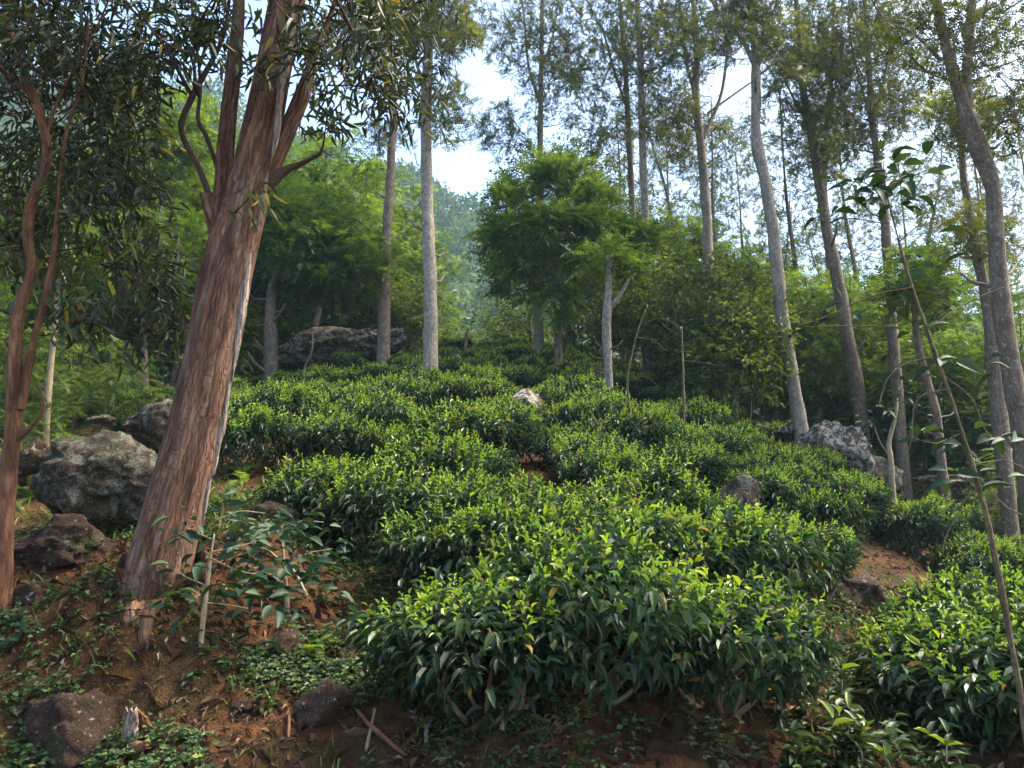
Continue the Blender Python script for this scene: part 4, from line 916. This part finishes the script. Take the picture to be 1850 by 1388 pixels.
for i, (r, x, y, z, px) in enumerate(spots):
    k = int(rng.integers(len(TEA))); c_ = in_row[r] = in_row.get(r, 0) + 1
    lab = f'tea bush, {ORD[c_ - 1]} from the left in the {ORD[r]} row up from the bank'
    grp = f'tea bushes of the {ORD[r]} row up from the bank'
    s = rng.uniform(0.86, 1.2) * (1.10 if r == 0 else 1.0) * (0.95 if y > 20 else 1)
    scl = (s * rng.uniform(0.97, 1.12), s, s * rng.uniform(0.82, 1.06))
    if not tea_used[k]:
        tea_used[k] = True; o = TEA[k]; o.location = (x, y, z); o.rotation_euler = (0, 0, rng.uniform(0, 6.28)); o.scale = scl; tag(o, lab, None, grp)
    else:
        o = copy_thing(TEA[k], (x, y, z), rng.uniform(0, 6.28), scl, lab, grp)
    o.rotation_euler = (rng.normal(0, 0.06) + 0.08, rng.normal(0, 0.06), o.rotation_euler[2])

# ------------------------------------------------------------------ saplings, coffee plants, stumps
def leaf_mesh(name, tmpl, ratio, mat, tone, bend=0.0):
    m = MB(); tv, tf = tmpl; v = tv.copy(); v[:, 1] *= ratio; v[:, 2] -= bend * v[:, 0] ** 2
    m.add(v, tf, 0, tone, None, smooth=True)
    return m.mesh(name, mat)
COFFEE_LEAVES = [leaf_mesh('coffee_leaf', LEAF_BIG, r_, M_COFFEE, t_, b_) for r_, t_, b_ in ((0.42, 0.1, 0.1), (0.46, 0.45, 0.2), (0.40, 0.3, 0.35), (0.44, 0.75, 0.05), (0.42, 0.2, -0.05))]
TEA_LEAVES = [leaf_mesh('tea_leaf', LEAF_TEA, r_, M_TEA, t_, b_) for r_, t_, b_ in ((0.38, 0.10, 0.2), (0.36, 0.24, 0.3), (0.40, 0.16, 0.1), (0.36, 0.34, 0.35), (0.34, 0.62, 0.1), (0.36, 0.85, 0.0))]

def place_leaf(name, mesh, parent, P, D, N, L):
    D = unit(D); S = unit(np.cross(N, D)); N2 = np.cross(D, S)
    o = bpy.data.objects.new(name, mesh); COL.objects.link(o); o.parent = parent
    M = Matrix(((D[0] * L, S[0] * L, N2[0] * L, P[0]), (D[1] * L, S[1] * L, N2[1] * L, P[1]), (D[2] * L, S[2] * L, N2[2] * L, P[2]), (0, 0, 0, 1)))
    o.matrix_local = M
    return o

def sapling(name, label, stem, Y, twigs=(), leaf_nodes=(), cat='sapling', bark=M_TWIG, leafL=(0.11, 0.17), meshes=None, rand_leaf=0, sides=8, group=None):
    """stem and twigs in photograph pixels; leaf_nodes = (px, py, n, spread px, dY)."""
    P, R = px_path(stem, Y, True); base = P[0].copy()
    root = empty(name, base, label=label, cat=cat, group=group)
    P, R = smooth_path(P, R, 0.06); w = MB(); tube(w, P - base, R, sides, 0, bark_disp(R.max() * 0.22, 0, 22, 0.4), cap=True, seed=rng.uniform(0, 40)); w.build('stem', bark, root)
    for t in twigs:
        p, r = px_path(t, Y); p, r = smooth_path(p, r * (0.36 if Y > 6 else 0.8), 0.05); w = MB(); tube(w, p + 0.012 * np.stack([vnoise(p * 9), vnoise(p * 9 + 40), vnoise(p * 9 + 80)], 1) - base, r, 5, seed=rng.uniform(0, 40)); w.build('twig', bark, root)
    for (px, py, n, spx, dY) in leaf_nodes:
        c = at(px, py, Y + dY)
        az0 = rng.uniform(0, 6.28)
        for k in range(n):
            az = az0 + k * 2.4 + rng.normal(0, 0.3); el = rng.uniform(-0.55, 0.5)
            D = np.array((math.cos(az) * math.cos(el), math.sin(az) * math.cos(el), math.sin(el)))
            off = D * rng.uniform(0, spx * mpp(Y)) + rng.normal(0, spx * 0.25 * mpp(Y), 3)
            place_leaf('leaf', (meshes or COFFEE_LEAVES)[int(rng.integers(5))], root, c + off - base, D, unit(np.array((0, -0.25, 0.8)) + rdir(1)[0] * 0.7), rng.uniform(*leafL))
    return root

# tall leaning coffee sapling at the right, close to the camera
sapling('coffee_plant', 'tall thin leaning coffee sapling with big dark leaves, closest to the camera',
        [(1868, 1430, 13.6), (1846, 1270, 12.0), (1815, 1100, 11.2), (1786, 950, 10.4), (1762, 860, 8.8), (1735, 770, 8.0), (1700, 670, 7.2), (1662, 560, 6.4), (1636, 480, 5.6), (1614, 400, 4.8), (1600, 340, 4.0), (1596, 290, 3.2)], 3.3,
        twigs=[[(1690, 640, 4), (1640, 655, 4), (1600, 690, 3.5), (1585, 735, 3)], [(1716, 705, 4), (1670, 715, 4), (1648, 740, 3.5), (1645, 790, 3), (1634, 832, 2.5)], [(1650, 520, 3), (1560, 540, 3), (1500, 570, 2.5), (1440, 590, 2)],
               [(1663, 590, 3), (1560, 588, 2.5), (1450, 592, 2)], [(1672, 600, 3), (1740, 550, 3), (1820, 515, 2.5)], [(1700, 670, 3), (1750, 720, 3), (1790, 790, 2.5)], [(1606, 400, 3), (1540, 396, 3), (1470, 398, 2.5)],
               [(1768, 880, 4), (1740, 900, 3.5), (1715, 960, 3), (1705, 1000, 2.5)], [(1760, 860, 4), (1800, 900, 3), (1850, 930, 3)], [(1600, 350, 3), (1560, 330, 3), (1530, 330, 2.5)], [(1600, 340, 3), (1640, 320, 3), (1690, 300, 2.5)],
               [(1740, 780, 3), (1690, 800, 3), (1650, 790, 2.5)], [(1755, 840, 3), (1810, 830, 3), (1850, 845, 2.5)], [(1625, 440, 3), (1655, 410, 3), (1700, 400, 2)]],
        leaf_nodes=[(1540, 345, 9, 40, 0), (1600, 300, 7, 40, 0), (1650, 315, 9, 45, 0), (1610, 370, 6, 30, 0), (1485, 396, 4, 25, 0), (1700, 645, 8, 35, 0), (1770, 655, 5, 40, 0.1), (1660, 790, 6, 35, 0.1), (1740, 800, 6, 40, 0), (1820, 790, 5, 40, 0.1), (1800, 860, 6, 40, 0.1),
                    (1560, 540, 3, 40, 0), (1655, 600, 3, 25, 0), (1760, 420, 2, 30, 0), (1680, 480, 3, 30, 0.1), (1730, 870, 5, 35, 0), (1560, 330, 8, 50, 0.05), (1640, 350, 8, 50, 0.05), (1580, 320, 6, 40, -0.05)], leafL=(0.065, 0.115), bark=M_MOSSTWIG)
sapling('coffee_plant', 'dark-leaved coffee sapling in front of the leaning red trunk', [(360, 1200, 10), (366, 1130, 9), (374, 1060, 8), (380, 1010, 6), (384, 985, 5), (387, 965, 3.5)], float(hit(360, 1185)[1]),
        twigs=[[(374, 1060, 4), (345, 1045, 3), (318, 1030, 2)], [(371, 1090, 4), (410, 1092, 3), (448, 1100, 2.5)], [(380, 1000, 4), (425, 990, 3), (470, 975, 2.5)], [(384, 975, 4), (345, 960, 3), (315, 965, 2)], [(388, 940, 3), (430, 925, 3), (480, 930, 2)], [(380, 1010, 3), (430, 1030, 3), (480, 1040, 2)]],
        leaf_nodes=[(330, 1030, 6, 30, -0.05), (445, 1075, 7, 40, 0), (480, 980, 9, 45, 0.1), (325, 960, 6, 30, -0.1), (395, 915, 8, 40, 0), (455, 930, 9, 45, 0.1), (380, 1000, 6, 35, -0.1), (480, 1040, 8, 45, 0.05), (520, 1000, 8, 50, 0.2), (420, 1040, 6, 40, -0.1), (540, 1060, 8, 50, 0.1), (310, 1080, 4, 30, 0), (500, 1090, 7, 45, 0), (350, 930, 4, 30, -0.1), (440, 990, 12, 60, 0.2), (530, 950, 12, 60, 0.3), (480, 1060, 12, 60, 0.2), (560, 1020, 12, 60, 0.3), (400, 1080, 10, 50, 0.15), (340, 1100, 8, 50, 0.1), (450, 1130, 10, 50, 0.1)], leafL=(0.07, 0.13))
sapling('coffee_plant', 'low dark coffee bush filling the space between the sapling and the front hedge', [(520, 1120, 10), (516, 1060, 8), (512, 1000, 6), (508, 950, 4)], float(hit(520, 1110)[1]),
        twigs=[[(516, 1050, 4), (470, 1030, 3), (430, 1020, 2)], [(514, 1020, 4), (560, 1000, 3), (600, 990, 2)], [(510, 970, 3), (470, 950, 3), (440, 945, 2)], [(510, 960, 3), (550, 940, 3), (585, 945, 2)]],
        leaf_nodes=[(440, 1020, 16, 60, 0), (480, 960, 18, 60, 0), (540, 950, 18, 60, 0), (590, 985, 18, 60, 0), (500, 1040, 20, 70, -0.1), (560, 1050, 18, 60, 0), (600, 1060, 14, 50, 0), (450, 1080, 14, 60, 0), (520, 1090, 12, 60, 0), (420, 960, 10, 50, 0.1)], leafL=(0.065, 0.12))
sapling('coffee_plant', 'bushy coffee plant with pale crooked stem right of the lichen-splashed boulder', [(1612, 880, 11), (1610, 840, 11), (1606, 800, 9), (1616, 760, 6), (1622, 720, 4)], 13.5,
        twigs=[[(1610, 830, 8), (1590, 800, 6), (1580, 770, 4)]], leaf_nodes=[(1600, 740, 22, 50, 0), (1625, 700, 18, 45, 0), (1570, 760, 12, 40, 0), (1650, 760, 12, 40, 0)], leafL=(0.12, 0.2), bark=M_TWIG)
for lab, stem, tw, nodes in [
    ('straight pale sapling with whorled bare twigs in the upper tea', [(1236, 775, 7), (1235, 700, 6), (1233, 640, 5), (1231, 590, 4)], [[(1233, 650, 2.5), (1265, 655, 2), (1310, 662, 1.5)], [(1233, 645, 2.5), (1200, 660, 2), (1165, 650, 1.5)], [(1232, 625, 2), (1262, 610, 1.6), (1290, 612, 1.2)], [(1232, 610, 2), (1210, 595, 1.5), (1195, 585, 1.2)]], [(1231, 585, 14, 18, 0)]),
    ('crooked mossy sapling with bare twigs right of the pollarded trunk', [(1141, 795, 7), (1138, 740, 6), (1133, 690, 5), (1142, 640, 4), (1152, 600, 3.5), (1166, 560, 3)], [[(1150, 610, 3), (1180, 615, 2), (1205, 635, 1.5)], [(1136, 690, 3), (1165, 680, 2), (1190, 700, 1.5)], [(1158, 585, 2.5), (1195, 575, 2), (1225, 590, 1.5)]], [(1166, 552, 5, 14, 0)]),
    ('short tan sapling stem leaning left below the dark evergreens', [(1334, 772, 9), (1328, 730, 8), (1320, 690, 7), (1316, 650, 5)], [], [(1316, 645, 10, 25, 0)]),
    ('short pale stick standing in the tea near the evergreens', [(1354, 768, 6), (1356, 740, 5), (1357, 722, 4)], [], []),
    ('thin stake-like shoot in the right-hand tea', [(1374, 815, 5), (1375, 785, 4), (1376, 765, 3)], [], [(1376, 762, 4, 10, 0)]),
    ('pale bent sapling in front of the flat slab', [(548, 688, 5), (552, 660, 5), (563, 635, 4), (565, 605, 4)], [[(565, 606, 2), (580, 600, 1.5), (598, 600, 1.2)]], []),
    ('short tan pruned stem with yellow leaves on the crest', [(841, 626, 8), (843, 606, 7), (846, 594, 5)], [], [(847, 588, 10, 10, 0)]),
    ('thin double stemmed sapling right of the scarred trunk', [(1494, 768, 6), (1492, 730, 5), (1490, 690, 4), (1486, 640, 3)], [[(1484, 760, 4), (1480, 720, 3), (1476, 680, 2)]], [(1486, 640, 10, 30, 0)]),
    ('thin tan sapling trunk beside the tall crest trunk', [(958, 614, 5), (957, 596, 4), (956, 570, 3)], [], [(956, 568, 6, 14, 0)]),
    ('pale stub of a stem at the edge of the bare gap', [(1025, 856, 9), (1026, 838, 10), (1025, 818, 9)], [], []),
]:
    Yh = float(hit(stem[0][0], stem[0][1] + 40)[1])
    sapling('sapling', lab, [(a_, b_, c_ * 0.75) for a_, b_, c_ in stem], Yh, tw, nodes, leafL=(0.10, 0.18), sides=7, bark=M_MOSSTWIG, group='saplings standing in the tea')
Yh = float(hit(890, 850)[1])
sapling('dry_shrub', 'bare straw-coloured pruned shrub in the bare gap', [(890, 848, 7), (888, 825, 6), (880, 800, 4), (878, 775, 3)], Yh,
        twigs=[[(890, 840, 5), (905, 822, 4), (922, 806, 3)], [(888, 830, 4), (893, 805, 3), (895, 780, 2)], [(889, 836, 4), (872, 815, 3), (866, 792, 2)], [(889, 836, 4), (884, 806, 3), (889, 770, 2)]], leaf_nodes=[(905, 770, 10, 30, 0), (935, 765, 8, 25, 0)], leafL=(0.07, 0.11), meshes=TEA_LEAVES, cat='shrub')
# exposed root stem under the right hedge
sapling('tea_root', 'twisted pale tea root exposed under the hedge by the bare path', [(1470, 1115, 4), (1474, 1085, 5), (1466, 1050, 5), (1462, 1015, 4)], 6.6, twigs=[[(1468, 1085, 4), (1476, 1100, 4), (1480, 1118, 3)], [(1464, 1040, 4), (1448, 1020, 3), (1440, 1010, 2)]], cat='root', bark=M_MOSSTWIG)

# fallen sticks and bark on the bank
def stick(name, label, pts, Y, bark=M_TWIG, cat='stick'):
    P, R = [], []
    for a, b, w_ in pts:
        h = hit(a, b, 2.6, 12); P.append(h + np.array((0, -0.01, 0.012))); R.append(w_ / 2 * mpp(h[1]))
    base = P[0].copy(); P, R = smooth_path(P, R, 0.04); m = MB(); tube(m, P - base, R, 7, 0, bark_disp(R.max() * 0.25, 0, 25, 0.4), cap=True, seed=rng.uniform(0, 30))
    o = m.build(name, bark, label=label, cat=cat); o.location = Vector(base)
for lab, pts, bk in [
    ('long reddish fallen stick lying on the lower bank', [(632, 1285, 7), (665, 1318, 8), (700, 1345, 9), (735, 1372, 6)], M_REDBARK2),
    ('thin straw-coloured stick propped on the lower bank', [(662, 1365, 6), (670, 1325, 6), (678, 1290, 5)], M_TWIG),
    ('hooked pale stick with lichen on the lower bank', [(770, 1362, 7), (770, 1335, 8), (774, 1318, 8), (782, 1312, 6)], M_GREYBARK),
    ('short curved twig at the bottom of the bank', [(783, 1370, 5), (795, 1380, 5), (815, 1382, 4)], M_TWIG),
    ('bent pale branch hanging beside the front hedge', [(425, 952, 5), (455, 985, 5), (490, 1010, 5), (530, 1045, 5), (555, 1085, 4)], M_TWIG),
    ('upright reddish stem on the lower bank', [(521, 1388, 5), (522, 1340, 5), (523, 1300, 4)], M_REDBARK2),
    ('stubby yellow root sticking out under the front hedge', [(905, 1330, 11), (912, 1305, 10), (903, 1285, 6)], M_TWIG),
    ('thin root hanging down the bank below the front hedge', [(985, 1290, 3), (995, 1330, 3), (1000, 1375, 3)], M_DARKTWIG),
    ('dark broken twig on the red bank at the left', [(0, 1130, 6), (30, 1140, 5), (62, 1150, 4)], M_DARKTWIG),
    ('thin crooked root on the red bank beside the leaning trunk', [(185, 1050, 4), (215, 1052, 4), (242, 1042, 3)], M_REDBARK2),
    ('splintered stick in the litter of the bare path', [(1585, 1260, 8), (1600, 1245, 9), (1612, 1290, 5)], M_TWIG),
]: stick('fallen_stick', lab, pts, 0, bk)
def bark_slab(label, px, py, wpx, hpx, Y, rot, mat):
    n = 14; t = np.linspace(0, 1, n); w = wpx / 2 * mpp(Y) * (0.55 + 0.45 * np.sin(t * 3.0)) * (1 + 0.25 * fbm(np.stack([t * 5, t * 0, t * 0 + px], 1), 2))
    h = hpx * mpp(Y); V = []; k = 9
    for i in range(n):
        for j in range(k):
            a = (j / (k - 1) - 0.5) * 2.2
            V.append((math.sin(a) * w[i], (1 - math.cos(a)) * w[i] * 0.8 - 0.06 * t[i], (t[i] - 0.5) * h + 0.015 * math.sin(7 * a + i)))
    V = np.array(V); V2 = V + np.array((0, 0.014, 0)); idx = np.arange(n * k).reshape(n, k)
    F = np.stack([idx[:-1, :-1], idx[:-1, 1:], idx[1:, 1:], idx[1:, :-1]], 2).reshape(-1, 4)
    ring = np.concatenate([idx[0, :], idx[1:, -1], idx[-1, -2::-1], idx[-2:0:-1, 0]]); nx = np.roll(ring, -1)
    m = MB(); cr, sr = math.cos(rot), math.sin(rot); VV = np.concatenate([V, V2]); VV = np.stack([VV[:, 0] * cr + VV[:, 2] * sr, VV[:, 1], -VV[:, 0] * sr + VV[:, 2] * cr], 1)
    m.add(VV, [F, F[:, ::-1] + n * k, np.stack([ring, ring + n * k, nx + n * k, nx], 1)], bark=VV * np.array((1, 1, 1)))
    o = m.build('bark_piece', mat, label=label, cat='bark'); h_ = hit(px, py, 2.6, 9); o.location = Vector(h_ + np.array((0, -0.05, 0.02)))
bark_slab('curled pale slab of fallen bark on the clover bank', 243, 1330, 34, 80, 4.4, 0.08, M_PALEBARK)
bark_slab('small brown curl of bark beside the pale bark slab', 268, 1325, 24, 50, 4.4, -0.5, M_REDBARK2)
bark_slab('torn strip of bark lying under the pale slab', 250, 1362, 22, 60, 4.2, 1.2, M_REDBARK2)

# single leaves that can be told apart on the nearest hedge
front = [o for o in bpy.data.objects if o.type == 'EMPTY' and o.name.startswith('tea_bush') and o.location.y < 6.7]
for o in front:
    inv = o.matrix_basis.inverted()
    for k in range(46):
        a = rng.uniform(math.pi * 1.02, math.pi * 1.98); hh = rng.random()
        loc = np.array((math.cos(a) * 0.60, math.sin(a) * 0.60 * rng.uniform(0.7, 1.0), 0.20 + 0.58 * hh))
        if hh > 0.72: loc[:2] *= rng.uniform(0.3, 0.95); loc[2] = 0.72 - 0.20 * (np.hypot(loc[0], loc[1]) / 0.60) ** 3
        Pw = inv @ (o.location + Vector(loc)); out = unit(np.array((loc[0], loc[1], 0)))
        Dw = unit(out * 0.6 + rdir(1)[0] * 0.6 + np.array((0, 0, -0.45 if hh < 0.72 else 0.5)))
        rm = np.array(o.matrix_basis.inverted().to_3x3())
        place_leaf('leaf', TEA_LEAVES[int(rng.integers(4 if hh < 0.72 else 6))], o, np.array(Pw), unit(rm @ Dw), unit(rm @ unit(out * 0.5 + np.array((0, 0, 0.8)) + rdir(1)[0] * 0.3)), rng.uniform(0.055, 0.095))

# ferns and weeds
def fern(label, px, py, n, L, group='ferns and weeds'):
    h = hit(px, py, 2.6, 30); m = MB()
    az = rng.uniform(0, 6.28, n); el = rng.uniform(0.35, 1.2, n)
    D = np.stack([np.cos(az) * np.cos(el), np.sin(az) * np.cos(el), np.sin(el)], 1); P = np.zeros((n, 3)) + rng.normal(0, 0.03, (n, 3))
    LL = rng.uniform(0.7, 1.1, n) * L
    leaves(m, P, D, unit(np.array((0, 0, 1.0)) + rdir(n) * 0.2), LL, LL * 0.7, _frond(14, 0.28, 0.03, 0.10), rng.uniform(0.3, 1, n), rng.uniform(0.4, 0.8, n))
    o = m.build('fern', M_FEATHER, label=label, cat='fern', group=group); o.location = Vector(h)
for i, (px, py, n, L, lab) in enumerate([(452, 800, 14, 0.7, 'bright green fern arching beside the leaning trunk'), (500, 790, 12, 0.6, 'fern at the shaded end of the upper tea hedge'), (440, 870, 12, 0.45, 'small fern on the litter right of the leaning trunk'), (410, 905, 10, 0.4, 'low fern hugging the leaning trunk base'),
                                         (60, 905, 12, 0.5, 'fern in the weeds between the winding tree and the boulder'), (40, 860, 12, 0.5, 'pale fern left of the big lichen boulder'), (130, 800, 12, 0.5, 'fern above the sloping mossy slab'), (560, 1180, 10, 0.3, 'fern on the bank by the flat brown stone'), (460, 680, 12, 0.7, 'feathery fern beside the dark trunk near the slab')]):
    fern(lab, px, py, n, L)

# seedling tea plants at the lower right
def seedling(label, px, py, n, H):
    h = hit(px, py, 2.6, 12); root = empty('tea_seedling', h, label=label, cat='seedling', group='young tea plants on the lower right bank')
    m = MB(); P, R = smooth_path([(0, 0, -0.03), (rng.normal(0, 0.03), rng.normal(0, 0.03), H * 0.5), (rng.normal(0, 0.05), rng.normal(0, 0.05), H)], [0.006, 0.005, 0.003], 0.04); tube(m, P, R, 5); m.build('stem', M_TWIG, root)
    for k in range(n):
        t = (k + 1) / n; c = P[int(t * (len(P) - 1))]; az = k * 2.4; el = rng.uniform(-0.1, 0.6) + 0.5 * t
        D = np.array((math.cos(az) * math.cos(el), math.sin(az) * math.cos(el), math.sin(el)))
        place_leaf('leaf', TEA_LEAVES[int(rng.integers(3)) if t < 0.9 else 3 + int(rng.integers(2))], root, c, D, np.array((0, 0, 1.0)) + rdir(1)[0] * 0.2, rng.uniform(0.07, 0.12))
k = 0
ords = 'first second third fourth fifth sixth seventh eighth ninth tenth eleventh twelfth thirteenth fourteenth fifteenth sixteenth seventeenth eighteenth nineteenth twentieth'.split()
seed_px = sorted([(float(rng.uniform(1420, 1840)), float(rng.uniform(1270, 1420))) for _ in range(32)])
for (px, py) in seed_px:
    seedling(f'young tea seedling on the lower right bank, {ORD[k]} from the left', px, py, int(rng.integers(13, 22)), rng.uniform(0.10, 0.24)); k += 1

# ------------------------------------------------------------------ litter, clover and grass
def scatter(n, x0, x1, y0, y1, keep=None):
    x = rng.uniform(x0, x1, n); y = rng.uniform(y0, y1, n)
    if keep is not None: k_ = keep(x, y); x, y = x[k_], y[k_]
    return x, y
def on_ground(x, y, h=0.0):
    return np.stack([x, y, ground_z(x, y) + h], 1)
def gnormal(x, y):
    e = 0.06; zx = (ground_z(x + e, y) - ground_z(x - e, y)) / (2 * e); zy = (ground_z(x, y + e) - ground_z(x, y - e)) / (2 * e)
    return unit(np.stack([-zx, -zy, np.ones_like(zx)], 1))
def nz(x, y, f, s): return fbm(np.stack([x * f, y * f, x * 0 + s], 1), 3)
m = MB()
for n, x0, x1, y0, y1, L in [(32000, -4.2, 5.4, 3.2, 9.0, (0.02, 0.07)), (22000, -12, 12, 7, 26, (0.05, 0.12))]:
    x, y = scatter(n, x0, x1, y0, y1, lambda x, y: nz(x, y, 1.3, 3) > -0.45); P = on_ground(x, y, 0.008); N = gnormal(x, y); q = len(x)
    LL = rng.uniform(*L, q); D = unit(np.cross(N, rdir(q)) + N * rng.uniform(-0.05, 0.35, q)[:, None])
    leaves(m, P, D, unit(N + rdir(q) * 0.35), LL, LL * rng.uniform(0.3, 0.5, q), LEAF_SMALL, np.clip(rng.beta(1.6, 2.2, q), 0, 1), rng.uniform(-0.2, 0.1, q))
x, y = scatter(5000, -4.2, 4.8, 3.2, 7.5); P = on_ground(x, y, 0.006); N = gnormal(x, y); q = len(x); D = unit(np.cross(N, rdir(q)) + N * 0.1 * rng.normal(size=(q, 1)))
LL = rng.uniform(0.05, 0.22, q); leaves(m, P - D * LL[:, None] / 2, D, N, LL, 0.0025 + LL * 0.018, LEAF_SMALL, rng.beta(2, 2, q) * 0.9)
m.build('leaf_litter', M_LITTER, kind='stuff', label='dry brown fallen leaves littering the soil')
m = MB()
x, y = scatter(19000, -3.6, 0.4, 3.2, 5.4, lambda x, y: nz(x, y, 1.6, 8) + 0.9 * np.exp(-((x + 1.55) / 0.8) ** 2 - ((y - 4.3) / 0.45) ** 2) > 0.46)
x2, y2 = scatter(9000, -1, 4.6, 3.2, 6.8, lambda x, y: nz(x, y, 1.8, 21) > 0.55); x = np.concatenate([x, x2]); y = np.concatenate([y, y2])
G = on_ground(x, y); N = gnormal(x, y); q = len(x); hh = rng.uniform(0.015, 0.07, q); tn = rng.uniform(0, 0.8, q) + (rng.random(q) < 0.03) * 0.4
for kk in range(3):
    az = rng.uniform(0, 6.28, q); D = unit(np.stack([np.cos(az), np.sin(az), 0.25 + 0 * az], 1)); LL = rng.uniform(0.018, 0.042, q)
    leaves(m, G + N * hh[:, None], D, unit(N + rdir(q) * 0.3), LL, LL * 0.8, LEAF_SMALL, np.clip(tn, 0, 1))
m.build('clover', M_GROUNDLEAF, kind='stuff', label='low clover covering the bank')
m = MB()
x, y = scatter(13000, -4.0, 5.4, 3.2, 8.6, lambda x, y: nz(x, y, 1.2, 61) > np.where(x < 0, -0.25, -0.1)); G = on_ground(x, y); q = len(x); hh = rng.uniform(0.02, 0.12, q); sz = rng.uniform(0.02, 0.055, q); tn = rng.uniform(0, 0.75, q) + (rng.random(q) < 0.05) * 0.3
for kk in range(6):
    az = rng.uniform(0, 6.28, q); D = unit(np.stack([np.cos(az), np.sin(az), rng.uniform(-0.1, 0.7, q)], 1)); LL = sz * rng.uniform(0.7, 1.2, q)
    leaves(m, G + np.array((0, 0, 1.0)) * (hh * (0.3 + 0.12 * kk))[:, None], D, unit(np.array((0, 0, 1.0)) + rdir(q) * 0.4), LL, LL * rng.uniform(0.4, 0.6, q), LEAF_TEA, np.clip(tn, 0, 1), 0.2)
m.build('weeds', M_GROUNDLEAF, kind='stuff', label='small broad-leaved weeds on the bank and bare path')
m = MB()
BLADE = (np.array([(0, -0.5, 0), (0, 0.5, 0), (0.55, -0.32, 0.03), (0.55, 0.32, 0.03), (1, 0, 0)], float), [np.array([(2, 3, 4)]), np.array([(0, 1, 3, 2)])])
for n, x0, x1, y0, y1, L, thr, sd in [(7000, -4.2, 4.8, 3.2, 7.5, (0.06, 0.2), 0.25, 31), (9000, -9, -2.2, 6, 15, (0.12, 0.36), -0.1, 33), (12000, -14, 16, 9, 28, (0.12, 0.34), 0.1, 37), (9000, 0, 7, 4.6, 11, (0.06, 0.18), -0.1, 39)]:
    x, y = scatter(n, x0, x1, y0, y1, lambda x, y: nz(x, y, 1.1, sd) > thr); q = len(x); P = on_ground(x, y, -0.01); LL = rng.uniform(*L, q)
    D = unit(rdir(q) * np.array((0.6, 0.6, 0.2)) + np.array((0, 0, 0.9))); leaves(m, P, D, rdir(q), LL, 0.006 + LL * 0.03, BLADE, rng.beta(2, 2.5, q), rng.uniform(0.1, 0.7, q))
m.build('grass', M_GRASS, kind='stuff', label='thin grass tufts among the tea rows')
m = MB()
x, y = scatter(26000, -26, 26, 15, 46, lambda x, y: (nz(x, y, 0.5, 51) > -0.2) & ((x < -6.5) | (x > 4 + 0.12 * y)))
q = len(x); P = on_ground(x, y, 0.0); P[:, 2] += rng.random(q) ** 2 * 0.9; LL = rng.uniform(0.2, 0.45, q); D = unit(rdir(q) * np.array((1, 1, 0.3)) + np.array((0, 0, 0.3)))
leaves(m, P, D, unit(np.array((0, 0, 1.0)) + rdir(q) * 0.4), LL, LL * 0.7, FROND, rng.random(q), rng.uniform(0.2, 0.6, q))
m.build('undergrowth', M_FEATHER, kind='stuff', label='ferny green undergrowth on the floor of the wood')

# ------------------------------------------------------------------ haze in the air
m = MB()
bx = np.array([(a, b, c) for a in (-440, 440) for b in (-64, 620) for c in (-14, 150)], float)
m.add(bx, [np.array([(0, 1, 3, 2), (4, 6, 7, 5), (0, 4, 5, 1), (2, 3, 7, 6), (0, 2, 6, 4), (1, 5, 7, 3)])], smooth=False)
mh_, ns, ls = nt('valley haze')
pv = ns.new('ShaderNodeVolumePrincipled'); pv.inputs['Color'].default_value = (0.50, 0.80, 1.0, 1); pv.inputs['Density'].default_value = 0.00055; pv.inputs['Anisotropy'].default_value = 0.2
out = ns.new('ShaderNodeOutputMaterial'); ls.new(pv.outputs[0], out.inputs['Volume'])
m.build('haze', mh_, kind='stuff', label='pale blue haze filling the valley air')
